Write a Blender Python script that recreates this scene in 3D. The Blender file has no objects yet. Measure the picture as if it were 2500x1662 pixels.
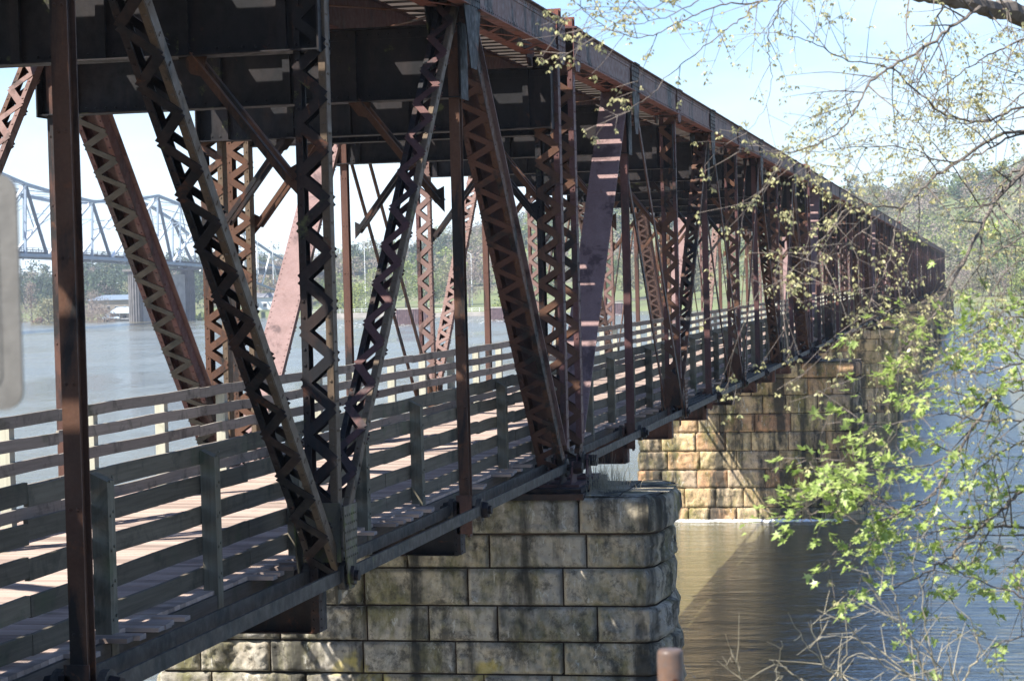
import bpy, math, random
import numpy as np
from mathutils import Vector, Matrix, noise

random.seed(11)
RNG = np.random.default_rng(11)
PI = math.pi
S = bpy.context.scene
C = S.collection

# ------------------------------------------------------------------ camera
L, GAP, W = 6.235, 1.357, 5.54          # half panel, gap between spans, truss spacing
SPAN = 8 * L
H = 7.0
F_PX, YAW, PITCH, ROLL = 5362.7, 0.2096, 0.02626, -0.0264
CAM = Vector((6.553, -33.913, 2.927))
FW = Vector((-math.sin(YAW) * math.cos(PITCH), math.cos(YAW) * math.cos(PITCH), -math.sin(PITCH)))
RT0 = Vector((math.cos(YAW), math.sin(YAW), 0))
UP0 = RT0.cross(FW)
RT = RT0 * math.cos(ROLL) + UP0 * math.sin(ROLL)
UP = -RT0 * math.sin(ROLL) + UP0 * math.cos(ROLL)
cd = bpy.data.cameras.new('camera')
cam = bpy.data.objects.new('camera', cd); C.objects.link(cam)
cam.matrix_world = Matrix(((RT.x, UP.x, -FW.x, CAM.x), (RT.y, UP.y, -FW.y, CAM.y), (RT.z, UP.z, -FW.z, CAM.z), (0, 0, 0, 1)))
cd.sensor_width = 36.0; cd.lens = F_PX / 2500 * 36
cd.clip_start = 0.1; cd.clip_end = 6000
cd.dof.use_dof = True; cd.dof.focus_distance = 27.0; cd.dof.aperture_fstop = 8.5
S.camera = cam

# ------------------------------------------------------------------ light
SUN = Vector((-1.0, -1.0, 1.6)).normalized()
sl = bpy.data.lights.new('sun', 'SUN'); sl.energy = 5.0; sl.angle = math.radians(0.5); sl.color = (1, .95, .87)
so = bpy.data.objects.new('sun', sl); C.objects.link(so)
so.rotation_euler = (-SUN).to_track_quat('-Z', 'Y').to_euler()
wd = bpy.data.worlds.new('World'); S.world = wd; wd.use_nodes = True
nt = wd.node_tree; nt.nodes.clear()
out = nt.nodes.new('ShaderNodeOutputWorld'); bg = nt.nodes.new('ShaderNodeBackground')
sky = nt.nodes.new('ShaderNodeTexSky'); sky.sky_type = 'NISHITA'; sky.sun_disc = False
sky.sun_elevation = math.asin(SUN.z); sky.sun_rotation = math.radians(225)
sky.air_density = 1.0; sky.dust_density = .35; sky.ozone_density = 2.6
tc = nt.nodes.new('ShaderNodeTexCoord'); mp = nt.nodes.new('ShaderNodeMapping'); mp.inputs['Scale'].default_value = (1, 1, 3.2)
cn = nt.nodes.new('ShaderNodeTexNoise'); cn.inputs['Scale'].default_value = 3.4; cn.inputs['Detail'].default_value = 7; cn.inputs['Roughness'].default_value = .55
cr = nt.nodes.new('ShaderNodeMapRange'); cr.inputs['From Min'].default_value = .44; cr.inputs['From Max'].default_value = .68
cr.inputs['To Max'].default_value = .60
mx = nt.nodes.new('ShaderNodeMixRGB'); mx.inputs['Color2'].default_value = (6.6, 7.7, 8.7, 1)
nt.links.new(tc.outputs['Generated'], mp.inputs['Vector']); nt.links.new(mp.outputs[0], cn.inputs['Vector'])
sx = nt.nodes.new('ShaderNodeSeparateXYZ'); nt.links.new(tc.outputs['Generated'], sx.inputs[0])
vl = nt.nodes.new('ShaderNodeMapRange'); vl.inputs['From Min'].default_value = 0; vl.inputs['From Max'].default_value = .11
vl.inputs['To Min'].default_value = .50; vl.inputs['To Max'].default_value = .0; nt.links.new(sx.outputs['Z'], vl.inputs['Value'])
am = nt.nodes.new('ShaderNodeMath'); am.operation = 'ADD'; am.use_clamp = True
cf = nt.nodes.new('ShaderNodeMapRange'); cf.inputs['From Min'].default_value = .09; cf.inputs['From Max'].default_value = .2; cf.inputs['To Min'].default_value = 1; cf.inputs['To Max'].default_value = .15; nt.links.new(sx.outputs['Z'], cf.inputs['Value'])
cm = nt.nodes.new('ShaderNodeMath'); cm.operation = 'MULTIPLY'; nt.links.new(cr.outputs[0], cm.inputs[0]); nt.links.new(cf.outputs[0], cm.inputs[1])
nt.links.new(cn.outputs['Fac'], cr.inputs['Value']); nt.links.new(cm.outputs[0], am.inputs[0]); nt.links.new(vl.outputs[0], am.inputs[1]); nt.links.new(am.outputs[0], mx.inputs['Fac'])
wb = nt.nodes.new('ShaderNodeMixRGB'); wb.blend_type = 'MULTIPLY'; wb.inputs[0].default_value = 1; wb.inputs['Color2'].default_value = (.88, 1.0, 1.19, 1)
nt.links.new(sky.outputs[0], wb.inputs['Color1']); nt.links.new(wb.outputs[0], mx.inputs['Color1']); nt.links.new(mx.outputs[0], bg.inputs['Color'])
bg.inputs['Strength'].default_value = 0.078
nt.links.new(bg.outputs[0], out.inputs[0])
S.view_settings.view_transform = 'Standard'; S.view_settings.look = 'None'
S.view_settings.gamma = 1.0; S.view_settings.exposure = 1.33
S.render.engine = 'CYCLES'
S.cycles.max_bounces = 6; S.cycles.diffuse_bounces = 3; S.cycles.glossy_bounces = 3
S.cycles.transparent_max_bounces = 6

# ------------------------------------------------------------------ helpers
def px(x, y, z):
    """point seen at source pixel (x,y) at depth z metres"""
    return CAM + (FW + RT * ((x - 1250) / F_PX) - UP * ((y - 831) / F_PX)) * z

def obj(name, verts, faces, mat, parent=None, smooth=False, mats=None, midx=None, tint=None, loc=None):
    me = bpy.data.meshes.new(name)
    me.from_pydata([tuple(v) for v in verts], [], faces)
    if mats:
        for m in mats: me.materials.append(m)
        me.polygons.foreach_set('material_index', midx)
    else:
        me.materials.append(mat)
    if smooth: me.polygons.foreach_set('use_smooth', [True] * len(me.polygons))
    if tint is not None:
        a = me.attributes.new('tint', 'FLOAT', 'FACE'); a.data.foreach_set('value', tint)
    me.update()
    o = bpy.data.objects.new(name, me); C.objects.link(o)
    if parent: o.parent = parent
    if loc is not None: o.location = loc
    return o

def tag(o, label=None, cat=None, group=None, kind=None):
    if label: o['label'] = label
    if cat: o['category'] = cat
    if group: o['group'] = group
    if kind: o['kind'] = kind
    return o

def thing(name, label, cat, loc=(0, 0, 0), group=None, rz=0):
    o = bpy.data.objects.new(name, None); C.objects.link(o); o.location = loc; o.rotation_euler = (0, 0, rz)
    o.empty_display_size = .3
    return tag(o, label, cat, group)

def dup(root, loc, label=None, group=None, rz=None, scale=None, parent=None):
    r = root.copy(); C.objects.link(r); r.location = loc
    if rz is not None: r.rotation_euler = (0, 0, rz)
    if scale: r.scale = scale
    if label: r['label'] = label
    if group: r['group'] = group
    for ch in list(root.children):
        c = ch.copy(); C.objects.link(c); c.parent = r
        for g in list(ch.children):
            d = g.copy(); C.objects.link(d); d.parent = c
    return r

class MB:
    def __init__(s): s.v = []; s.f = []
    def add(s, vs, fs):
        n = len(s.v); s.v += [tuple(v) for v in vs]; s.f += [tuple(i + n for i in f) for f in fs]
    def box(s, x0, x1, y0, y1, z0, z1):
        vs = [(x, y, z) for x in (x0, x1) for y in (y0, y1) for z in (z0, z1)]
        s.add(vs, [(0, 1, 3, 2), (4, 6, 7, 5), (0, 4, 5, 1), (2, 3, 7, 6), (0, 2, 6, 4), (1, 5, 7, 3)])
    def bar(s, a, b, w, h, side):
        """box from a to b, width w along side, height h along the other normal"""
        a = Vector(a); b = Vector(b); t = (b - a).normalized(); sd = Vector(side)
        sd = (sd - t * sd.dot(t)).normalized(); n = t.cross(sd)
        vs = [p + sd * (i * w / 2) + n * (j * h / 2) for p in (a, b) for i in (-1, 1) for j in (-1, 1)]
        s.add(vs, [(0, 1, 3, 2), (4, 6, 7, 5), (0, 4, 5, 1), (2, 3, 7, 6), (0, 2, 6, 4), (1, 5, 7, 3)])
    def cyl(s, a, b, r0, r1=None, n=10, cap=True):
        r1 = r0 if r1 is None else r1
        a = Vector(a); b = Vector(b); t = (b - a).normalized()
        u = t.orthogonal().normalized(); w = t.cross(u); vs = []
        for p, r in ((a, r0), (b, r1)):
            for i in range(n):
                q = 2 * PI * i / n; vs.append(p + (u * math.cos(q) + w * math.sin(q)) * r)
        fs = [(i, (i + 1) % n, n + (i + 1) % n, n + i) for i in range(n)]
        if cap: fs += [tuple(range(n - 1, -1, -1)), tuple(range(n, 2 * n))]
        s.add(vs, fs)
    def tube(s, pts, rs, n=5):
        vs = []; m = len(pts); pu = None
        for i, p in enumerate(pts):
            t = (pts[min(i + 1, m - 1)] - pts[max(i - 1, 0)]).normalized()
            u = t.orthogonal().normalized() if pu is None else (pu - t * pu.dot(t)).normalized()
            pu = u; w = t.cross(u)
            for k in range(n):
                q = 2 * PI * k / n; vs.append(p + (u * math.cos(q) + w * math.sin(q)) * rs[i])
        fs = [(i * n + k, i * n + (k + 1) % n, (i + 1) * n + (k + 1) % n, (i + 1) * n + k) for i in range(m - 1) for k in range(n)]
        fs += [tuple(range(n - 1, -1, -1)), tuple(range((m - 1) * n, m * n))]
        s.add(vs, fs)
    def rivet(s, p, nrm, r=.016):
        nrm = Vector(nrm).normalized(); p = Vector(p); u = nrm.orthogonal().normalized(); w = nrm.cross(u)
        vs = [p + (u * math.cos(k * PI / 3) + w * math.sin(k * PI / 3)) * r for k in range(6)]
        vs += [p + (u * math.cos(k * PI / 3) + w * math.sin(k * PI / 3)) * r * .62 + nrm * r * .6 for k in range(6)]
        s.add(vs, [(k, (k + 1) % 6, 6 + (k + 1) % 6, 6 + k) for k in range(6)] + [tuple(range(6, 12))])
    def prism(s, poly, x0, x1, axis=0):
        """poly in the plane normal to axis"""
        n = len(poly)
        def mk(p, x): return (x, p[0], p[1]) if axis == 0 else ((p[0], x, p[1]) if axis == 1 else (p[0], p[1], x))
        vs = [mk(p, x0) for p in poly] + [mk(p, x1) for p in poly]
        s.add(vs, [tuple(range(n)), tuple(range(2 * n - 1, n - 1, -1))] + [(i, n + i, n + (i + 1) % n, (i + 1) % n) for i in range(n)])
    def build(s, name, mat, parent=None, smooth=False, loc=None):
        return obj(name, s.v, s.f, mat, parent, smooth, loc=loc)

# ------------------------------------------------------------------ materials
def mat_base(name, rough=.8, spec=.3):
    m = bpy.data.materials.new(name); m.use_nodes = True; t = m.node_tree
    b = t.nodes['Principled BSDF']; b.inputs['Roughness'].default_value = rough
    b.inputs['Specular IOR Level'].default_value = spec
    return m, t, b
def N(t, typ, **kw):
    n = t.nodes.new(typ)
    for k, v in kw.items(): setattr(n, k, v)
    return n
def pos(t, scale=(1, 1, 1), mode='pos'):
    mp = N(t, 'ShaderNodeMapping'); mp.inputs['Scale'].default_value = scale
    if mode == 'pos': g = N(t, 'ShaderNodeNewGeometry'); t.links.new(g.outputs['Position'], mp.inputs[0])
    else: g = N(t, 'ShaderNodeTexCoord'); t.links.new(g.outputs['Object'], mp.inputs[0])
    return mp.outputs[0]
def noi(t, vec, scale, detail=4, rough=.55, dist=0):
    n = N(t, 'ShaderNodeTexNoise'); n.inputs['Scale'].default_value = scale; n.inputs['Detail'].default_value = detail
    n.inputs['Roughness'].default_value = rough; n.inputs['Distortion'].default_value = dist
    t.links.new(vec, n.inputs['Vector']); return n.outputs['Fac']
def rng(t, v, a, b, c=0., d=1.):
    n = N(t, 'ShaderNodeMapRange'); t.links.new(v, n.inputs['Value'])
    for k, x in zip(('From Min', 'From Max', 'To Min', 'To Max'), (a, b, c, d)): n.inputs[k].default_value = x
    return n.outputs[0]
def mix(t, f, a, b, typ='MIX'):
    n = N(t, 'ShaderNodeMixRGB', blend_type=typ)
    if isinstance(f, (int, float)): n.inputs[0].default_value = f
    else: t.links.new(f, n.inputs[0])
    for i, c in ((1, a), (2, b)):
        if isinstance(c, tuple): n.inputs[i].default_value = (*c, 1)
        else: t.links.new(c, n.inputs[i])
    return n.outputs[0]
def ramp(t, v, stops):
    n = N(t, 'ShaderNodeValToRGB'); t.links.new(v, n.inputs[0]); e = n.color_ramp.elements
    while len(e) < len(stops): e.new(.5)
    for el, (p, c) in zip(e, stops): el.position = p; el.color = (*c, 1)
    return n.outputs[0]
def bump(t, b, h, strength=.4, dist=.02):
    n = N(t, 'ShaderNodeBump'); n.inputs['Strength'].default_value = strength; n.inputs['Distance'].default_value = dist
    t.links.new(h, n.inputs['Height']); t.links.new(n.outputs[0], b.inputs['Normal']); return n

def steel(name, c1, c2, rust=(.17, .055, .022), rust_amt=.5, dark=(.02, .018, .02), dark_amt=.4, green=.0, rough=.62, zs=1.0):
    K = .42 if 'pipe' in name else .85 if 'plate' in name else (.8 if name in ('top_chord_steel', 'red_flange_steel') else .5)
    c1, c2, rust, dark = [tuple(q * K for q in c) for c in (c1, c2, rust, dark)]
    m, t, b = mat_base(name, rough, .3)
    p = pos(t); ps = pos(t, (1.6, 1.6, .45 * zs))
    base = ramp(t, noi(t, ps, 2.2, 5, .6), [(.3, c1), (.7, c2)])
    if dark_amt > 0: base = mix(t, rng(t, noi(t, ps, 1.15, 6, .65, .4), .62 - dark_amt * .3, .70 - dark_amt * .3), base, dark)
    if rust_amt > 0: base = mix(t, rng(t, noi(t, p, 2.9, 7, .7, .6), .70 - rust_amt * .22, .80 - rust_amt * .2), base, rust)
    if green > 0: base = mix(t, rng(t, noi(t, p, 1.7, 6, .7), .66 - green * .2, .76 - green * .2), base, (.10, .11, .035))
    fine = noi(t, p, 38, 3, .6)
    base = mix(t, .35, base, mix(t, fine, (0, 0, 0), (1, 1, 1)), 'SOFT_LIGHT')
    t.links.new(base, b.inputs['Base Color'])
    bump(t, b, noi(t, p, 26, 4, .7), .35, .006)
    t.links.new(rng(t, noi(t, p, 9, 3), .3, .7, rough - .12, rough + .2), b.inputs['Roughness'])
    return m
M_maroon = steel('maroon_painted_steel', (.15, .068, .062), (.22, .10, .092), rust_amt=.35, dark=(.075, .05, .05), dark_amt=.35)
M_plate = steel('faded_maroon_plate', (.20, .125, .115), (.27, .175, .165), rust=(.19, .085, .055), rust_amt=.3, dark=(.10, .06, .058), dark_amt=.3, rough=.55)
M_lace = steel('sunlit_pink_lattice', (.29, .17, .145), (.38, .24, .205), rust=(.25, .09, .05), rust_amt=.3, dark=(.12, .075, .06), dark_amt=.25)  # lighter maroon for the far truss, its sunlit look put into the colour
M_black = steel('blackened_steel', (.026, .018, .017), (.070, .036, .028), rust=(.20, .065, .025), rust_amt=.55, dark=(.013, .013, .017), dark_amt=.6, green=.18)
M_brown = steel('rusty_brown_steel', (.13, .058, .032), (.21, .10, .058), rust=(.32, .11, .04), rust_amt=.5, dark=(.03, .024, .022), dark_amt=.35)
M_orange = steel('orange_rust_steel', (.13, .06, .045), (.21, .10, .07), rust=(.27, .11, .05), rust_amt=.4, dark=(.035, .03, .03), dark_amt=.35)
M_strip = steel('weathered_brown_strip', (.17, .115, .07), (.25, .175, .115), rust=(.22, .10, .055), rust_amt=.4, dark=(.08, .06, .04), dark_amt=.25, green=.12)
M_grey = steel('grey_eyebar_steel', (.085, .072, .060), (.135, .115, .095), rust=(.16, .075, .055), rust_amt=.25, dark=(.06, .06, .055), dark_amt=.35, green=.1, zs=2.2)
M_lichen = steel('lichened_gusset_steel', (.17, .14, .10), (.24, .20, .13), rust=(.2, .11, .05), rust_amt=.4, dark=(.05, .05, .035), dark_amt=.4, green=.5)
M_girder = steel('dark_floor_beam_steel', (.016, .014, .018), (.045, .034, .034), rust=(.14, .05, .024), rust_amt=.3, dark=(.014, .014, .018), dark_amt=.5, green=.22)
M_chord = steel('top_chord_steel', (.15, .085, .075), (.21, .125, .11), rust=(.2, .075, .04), rust_amt=.25, dark=(.035, .03, .032), dark_amt=.28)
M_red = steel('red_flange_steel', (.18, .06, .04), (.26, .09, .06), rust_amt=.4, dark=(.09, .045, .035), dark_amt=.2)

def wood(name, c1, c2, dark=(.05, .048, .035), axis='y', green=.3, da=.4):
    m, t, b = mat_base(name, .85, .2)
    sc = {'y': (28, 1.1, 28), 'z': (28, 28, 1.1), 'x': (1.1, 28, 28)}[axis]
    p = pos(t); g = noi(t, pos(t, sc), 1.0, 5, .65)
    at = N(t, 'ShaderNodeAttribute', attribute_name='tint'); 
    col = ramp(t, g, [(.28, c1), (.72, c2)])
    col = mix(t, rng(t, noi(t, p, 2.1, 6, .7, .5), .60 - da * .2, .78 - da * .2), col, dark)
    col = mix(t, rng(t, noi(t, p, 1.3, 4, .6), .62 - green * .25, .8 - green * .2), col, (.085, .10, .055))
    mul = N(t, 'ShaderNodeMapRange'); t.links.new(at.outputs['Fac'], mul.inputs['Value']); mul.inputs['To Min'].default_value = 1.08; mul.inputs['To Max'].default_value = .52
    cc = N(t, 'ShaderNodeCombineXYZ'); [t.links.new(mul.outputs[0], cc.inputs[i]) for i in range(3)]
    col = mix(t, 1.0, col, cc.outputs[0], 'MULTIPLY')
    t.links.new(col, b.inputs['Base Color']); bump(t, b, g, .5, .006)
    return m
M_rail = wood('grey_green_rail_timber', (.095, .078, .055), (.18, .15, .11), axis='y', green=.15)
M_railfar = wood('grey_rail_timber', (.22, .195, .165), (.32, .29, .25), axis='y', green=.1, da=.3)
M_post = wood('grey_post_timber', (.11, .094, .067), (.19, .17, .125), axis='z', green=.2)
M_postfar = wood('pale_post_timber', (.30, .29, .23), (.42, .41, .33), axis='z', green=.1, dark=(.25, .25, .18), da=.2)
M_deck = wood('pinkish_deck_boards', (.34, .255, .21), (.45, .35, .295), axis='x', green=0, dark=(.26, .19, .17), da=.15)
M_joist = wood('dark_joist_timber', (.06, .05, .042), (.11, .095, .08), axis='y', green=.1)
M_tie = wood('creosoted_tie_timber', (.05, .04, .035), (.10, .08, .07), axis='x', green=0)

def stone(name, a, b_, c, olive, grime=.5, yel=.3, bs=.5, pale=.55, blot=.8):
    m, t, bs_ = mat_base(name, .9, .2)
    p = pos(t); at = N(t, 'ShaderNodeAttribute', attribute_name='tint')
    base = ramp(t, at.outputs['Fac'], [(.0, a), (.5, b_), (1., c)])
    base = mix(t, rng(t, noi(t, p, 3.2, 7, .68), .35, .7, 0, pale), base, (.46, .43, .36))
    base = mix(t, rng(t, noi(t, pos(t, (1, 1, .45)), 1.3, 7, .7, .3), .47, .60, 0, .85), base, olive)
    base = mix(t, rng(t, noi(t, pos(t, (1, 1, .8)), 2.3, 9, .78, .25), .51, .60, 0, blot), base, (.075, .068, .055))
    base = mix(t, rng(t, noi(t, pos(t, (3, 3, .9)), 3.1, 6, .7, .6), .60, .66, 0, .75), base, (.56, .54, .47))
    base = mix(t, rng(t, noi(t, pos(t, (1.4, 1.4, .16)), 1.15, 5, .6, .3), .52 - grime * .05, .64 - grime * .06, 0, .92), base, (.045, .043, .036))
    base = mix(t, rng(t, noi(t, p, 9, 7, .75), .55, .66, 0, .6), base, (.07, .066, .055))
    if yel > 0: base = mix(t, rng(t, noi(t, p, 1.05, 4, .6), .69 - yel * .12, .76 - yel * .12, 0, .6), base, (.45, .36, .08))
    t.links.new(base, bs_.inputs['Base Color'])
    h = noi(t, p, 6, 10, .8, .5)
    bump(t, bs_, h, bs, .06)
    return m
M_stone1 = stone('grey_limestone', (.27, .245, .205), (.42, .345, .23), (.35, .325, .295), (.15, .14, .06), .8, .5, 1.0, .75, .8)
M_stone2 = stone('tan_sandstone', (.44, .23, .12), (.54, .40, .21), (.42, .31, .21), (.13, .125, .04), .7, .2, .8, .2, .5)
m, t, b = mat_base('dark_mortar', .95, .1); t.links.new(ramp(t, noi(t, pos(t), 4, 4), [(.3, (.02, .018, .014)), (.7, (.06, .04, .028))]), b.inputs['Base Color']); M_mortar = m

def plain(name, col, rough=.7, spec=.3, var=.15, sc=3., metal=0):
    m, t, b = mat_base(name, rough, spec); b.inputs['Metallic'].default_value = metal
    lo = tuple(c * (1 - var) for c in col); hi = tuple(min(1, c * (1 + var)) for c in col)
    t.links.new(ramp(t, noi(t, pos(t), sc, 4), [(.3, lo), (.7, hi)]), b.inputs['Base Color']); return m

def leafy(name, c1, c2, trans=.45, sc=6):
    m = bpy.data.materials.new(name); m.use_nodes = True; t = m.node_tree; t.nodes.remove(t.nodes['Principled BSDF'])
    o = t.nodes['Material Output']; d = N(t, 'ShaderNodeBsdfDiffuse'); tr = N(t, 'ShaderNodeBsdfTranslucent'); mx = N(t, 'ShaderNodeMixShader')
    gl = N(t, 'ShaderNodeBsdfGlossy'); gl.inputs['Roughness'].default_value = .4; m2 = N(t, 'ShaderNodeMixShader'); m2.inputs[0].default_value = .04 if sc > 3 else 0
    col = ramp(t, noi(t, pos(t), sc, 3), [(.32, c1), (.68, c2)])
    t.links.new(col, d.inputs[0]); t.links.new(col, tr.inputs[0]); mx.inputs[0].default_value = trans
    t.links.new(d.outputs[0], mx.inputs[1]); t.links.new(tr.outputs[0], mx.inputs[2])
    t.links.new(mx.outputs[0], m2.inputs[1]); t.links.new(gl.outputs[0], m2.inputs[2]); t.links.new(m2.outputs[0], o.inputs[0])
    return m
M_leaf = leafy('young_maple_leaf', (.26, .38, .07), (.52, .60, .22), .5, 30)
M_seed = leafy('pale_samara', (.42, .38, .20), (.58, .55, .26), .35)
M_bark = plain('grey_bark', (.16, .135, .115), .9, .1, .35, 30)
M_twig = plain('tan_dry_twig', (.34, .30, .215), .9, .1, .25, 30)

# water
m, t, b = mat_base('muddy_river_water', .06, .5); M_water = m
wcol = ramp(t, noi(t, pos(t, (.01, .03, 1)), 1., 4), [(.3, (.11, .10, .048)), (.7, (.15, .13, .065))])
t.links.new(wcol, b.inputs['Base Color']); b.inputs['IOR'].default_value = 2.1; b.inputs['Specular IOR Level'].default_value = 1.0
gp = N(t, 'ShaderNodeNewGeometry')
wr = rng(t, noi(t, pos(t, (.035, .010, 1)), 1.0, 6, .7, .8), .35, .7, .02, .28); t.links.new(wr, b.inputs['Roughness'])
n1 = noi(t, pos(t, (.55, 1.5, 1)), 1.0, 5, .62, .6); n2 = noi(t, pos(t, (.10, .28, 1)), 1.0, 3, .5, .5); n3 = noi(t, pos(t, (3., 6., 1)), 1.0, 3, .6)
ad = N(t, 'ShaderNodeMath', operation='MULTIPLY_ADD'); t.links.new(n2, ad.inputs[0]); ad.inputs[1].default_value = 2.2; t.links.new(n1, ad.inputs[2])
ad2 = N(t, 'ShaderNodeMath', operation='MULTIPLY_ADD'); t.links.new(n3, ad2.inputs[0]); ad2.inputs[1].default_value = .16; t.links.new(ad.outputs[0], ad2.inputs[2])
bump(t, b, ad2.outputs[0], 1.0, .12)

# ------------------------------------------------------------------ setting: river, near bank, far land
ZW = -6.43
NY = 60
tag(obj('river_water', [(-2500, -400, ZW), (2500, -400, ZW), (2500, 2500, ZW), (-2500, 2500, ZW)], [(0, 1, 2, 3)], M_water), kind='structure')

def grid(x0, x1, nx, y0, y1, ny, fn):
    vs = []
    for j in range(ny + 1):
        for i in range(nx + 1):
            x = x0 + (x1 - x0) * i / nx; y = y0 + (y1 - y0) * j / ny; vs.append((x, y, fn(x, y)))
    return vs, [(j * (nx + 1) + i, j * (nx + 1) + i + 1, (j + 1) * (nx + 1) + i + 1, (j + 1) * (nx + 1) + i) for j in range(ny) for i in range(nx)]
def sm(a, b, x):
    q = min(1, max(0, (x - a) / (b - a))); return q * q * (3 - 2 * q)
def bank_h(x, y):
    near = 1.3 * sm(1.8, 3.6, x) + (-3.2) * (1 - sm(1.8, 3.6, x))
    if x < -9: near = -3.2
    edge = -29.0 + .8 * noise.noise(Vector((x * .1, 0, 0)))
    fall = sm(edge, edge + 9, y)
    h = near * (1 - fall) + (-9.0) * fall
    return h + .15 * noise.noise(Vector((x * .4, y * .4, 0)))
m, t, b = mat_base('bank_earth', .95, .1); M_bank = m
t.links.new(ramp(t, noi(t, pos(t), 1.2, 6, .7), [(.35, (.10, .075, .045)), (.55, (.16, .14, .08)), (.7, (.08, .12, .03))]), b.inputs['Base Color'])
bump(t, b, noi(t, pos(t), 6, 5), .6, .05)
vs, fs = grid(-90, 110, 130, -120, -5, 75, bank_h)
tag(obj('river_bank', vs, fs, M_bank, smooth=True), kind='structure')
tag(obj('ground', [(-2500, -2500, 1.0), (2500, -2500, 1.0), (2500, -118, 1.0), (-2500, -118, 1.0)], [(0, 1, 2, 3)], M_bank), kind='structure')

def shore_y(x):
    pts = [(-2500, 900), (-420, 720), (-323, 703), (-234, 652), (-204, 664), (-150, 640), (-100, 615), (-40, 585), (8, 556), (60, 545), (400, 600), (2500, 900)]
    for (a, ya), (b_, yb) in zip(pts, pts[1:]):
        if x <= b_: return ya + (yb - ya) * (x - a) / (b_ - a)
    return 900
def land_h(x, y):
    d = y - shore_y(x) + 4 * noise.noise(Vector((x * .03, 1, 2)))
    if d < 0: return ZW + max(-4, d * .3)
    h = ZW + 1.9 * sm(0, 4, d) + .6 * sm(6, 60, d)
    hm = 19 + 9 * sm(-250, -120, x) + 6 * sm(-40, 60, x) - 12 * sm(-190, -340, x) + 7 * noise.noise(Vector((x * .008, .3, 0)))
    if x < -200: st, en = 60, 420
    else: st, en = 35, 330
    h += (hm + 6) * sm(st, en, d) + 2.5 * noise.noise(Vector((x * .02, y * .02, 0))) * sm(st, st + 60, d)
    return h
m, t, b = mat_base('far_grass_and_leaf_litter', .95, .1); M_land = m
t.links.new(ramp(t, noi(t, pos(t), .03, 6, .7), [(.35, (.12, .13, .07)), (.5, (.15, .18, .075)), (.65, (.18, .155, .11))]), b.inputs['Base Color'])
vs, fs = grid(-700, 300, 160, 520, 1250, 120, land_h)
tag(obj('hills', vs, fs, M_land, smooth=True), kind='structure')

# ------------------------------------------------------------------ truss members
def laced(a, b, hw=.22, d=.28, fl=.1, th=.012, pitch=.70, rivets=True, front=True, back=True, lw=.105, chan=None):
    """two channels in planes x = +-hw joined by zigzag lacing; a, b = (x, y, z). returns (channel MB inner, channel MB outer, lacing MB)"""
    a = Vector(a); b = Vector(b); t_ = (b - a).normalized(); X = Vector((1, 0, 0)); n = X.cross(t_).normalized()
    if n.y > 0: n = -n          # n points towards -Y (the camera side)
    ln = (b - a).length; CH = []
    for s in (-1, 1):
        m = MB()
        c = X * (s * hw)
        m.bar(a + c, b + c, th, d, X)
        for q in (-1, 1):
            o = X * (s * (hw - fl / 2)) + n * (q * (d / 2 + th / 2))
            m.bar(a + o, b + o, fl, th, X)
            if rivets:
                k = int(ln / .16)
                for i in range(k):
                    if q == -1 and not back: continue
                    p = a + t_ * (ln * (i + .5) / k)
                    m.rivet(p + X * (s * (hw - fl * .45)) + n * (q * (d / 2 + th)), n * q, .018)
            if rivets:
                k = int(ln / .3)
                for i in range(k):
                    p = a + t_ * (ln * (i + .5) / k)
                    m.rivet(p + X * (s * (hw + th / 2)) + n * (q * (d / 2 - .05)), X * s, .015)
        CH.append(m)
    LC = []; k = max(2, int(ln / pitch * 2)); w = hw - fl * .5
    for q in (1, -1):
        if (q == 1 and not front) or (q == -1 and not back): continue
        lc = MB(); LC.append(lc)
        for i in range(k):
            s = 1 if i % 2 == 0 else -1
            p0 = a + t_ * (ln * i / k + .02) + X * (s * w); p1 = a + t_ * (ln * (i + 1) / k - .02) + X * (-s * w)
            e = (p1 - p0).normalized() * .03
            o = n * (q * (d / 2 + th + .006 + (.0 if i % 2 else .0005)))
            lc.bar(p0 - e + o, p1 + e + o, lw, .010, t_)
    return CH[0], CH[1], LC

def isec(a, b, w, d, th=.014, rv=True):
    """H-section with flanges facing +-n"""
    m = MB(); a = Vector(a); b = Vector(b); t_ = (b - a).normalized(); X = Vector((1, 0, 0)); n = X.cross(t_).normalized()
    for q in (-1, 1):
        o = n * (q * (d / 2))
        m.bar(a + o, b + o, w, th, X)
        for s in (-1, 1):
            o2 = n * (q * (d / 2 - .035)) + X * (s * (w / 2 - .006)) * .0 + X * (s * .02)
            m.bar(a + o2, b + o2, .012, .06, X)
    m.bar(a, b, th, d - .02, X)
    if rv:
        ln = (b - a).length; k = int(ln / .9)
        for q in (-1, 1):
            for i in range(k):
                for s in (-1, 1): m.rivet(a + t_ * (ln * (i + .5) / k) + n * (q * (d / 2 + th / 2)) + X * (s * w * .22), n * q, .016)
    return m

def put(mb, name, mat, root, label=None):
    if not mb.v: return None
    o = mb.build(name, mat, root)
    if label: o['label'] = label
    return o

def member(kind, A, B, x0, root, name, mats, det, **kw):
    a = (x0, A[0], A[1]); b = (x0, B[0], B[1])
    if kind == 'laced':
        i, o, l = laced(a, b, rivets=det > 1, **kw)
        p = put(i, name, mats[0], root)
        q = put(o, 'channel', mats[1], p); [put(z_, 'lacing', mats[2], p) for z_ in l]
        return p
    if kind == 'bars':
        m = MB()
        for s in (-1, 1): m.bar((x0 + s * .19, A[0], A[1]), (x0 + s * .19, B[0], B[1]), .028, .13, (1, 0, 0))
        return put(m, name, mats[0], root)
    if kind == 'hanger':
        return put(isec(a, b, .135, .15, rv=det > 1), name, mats[0], root)

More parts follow.
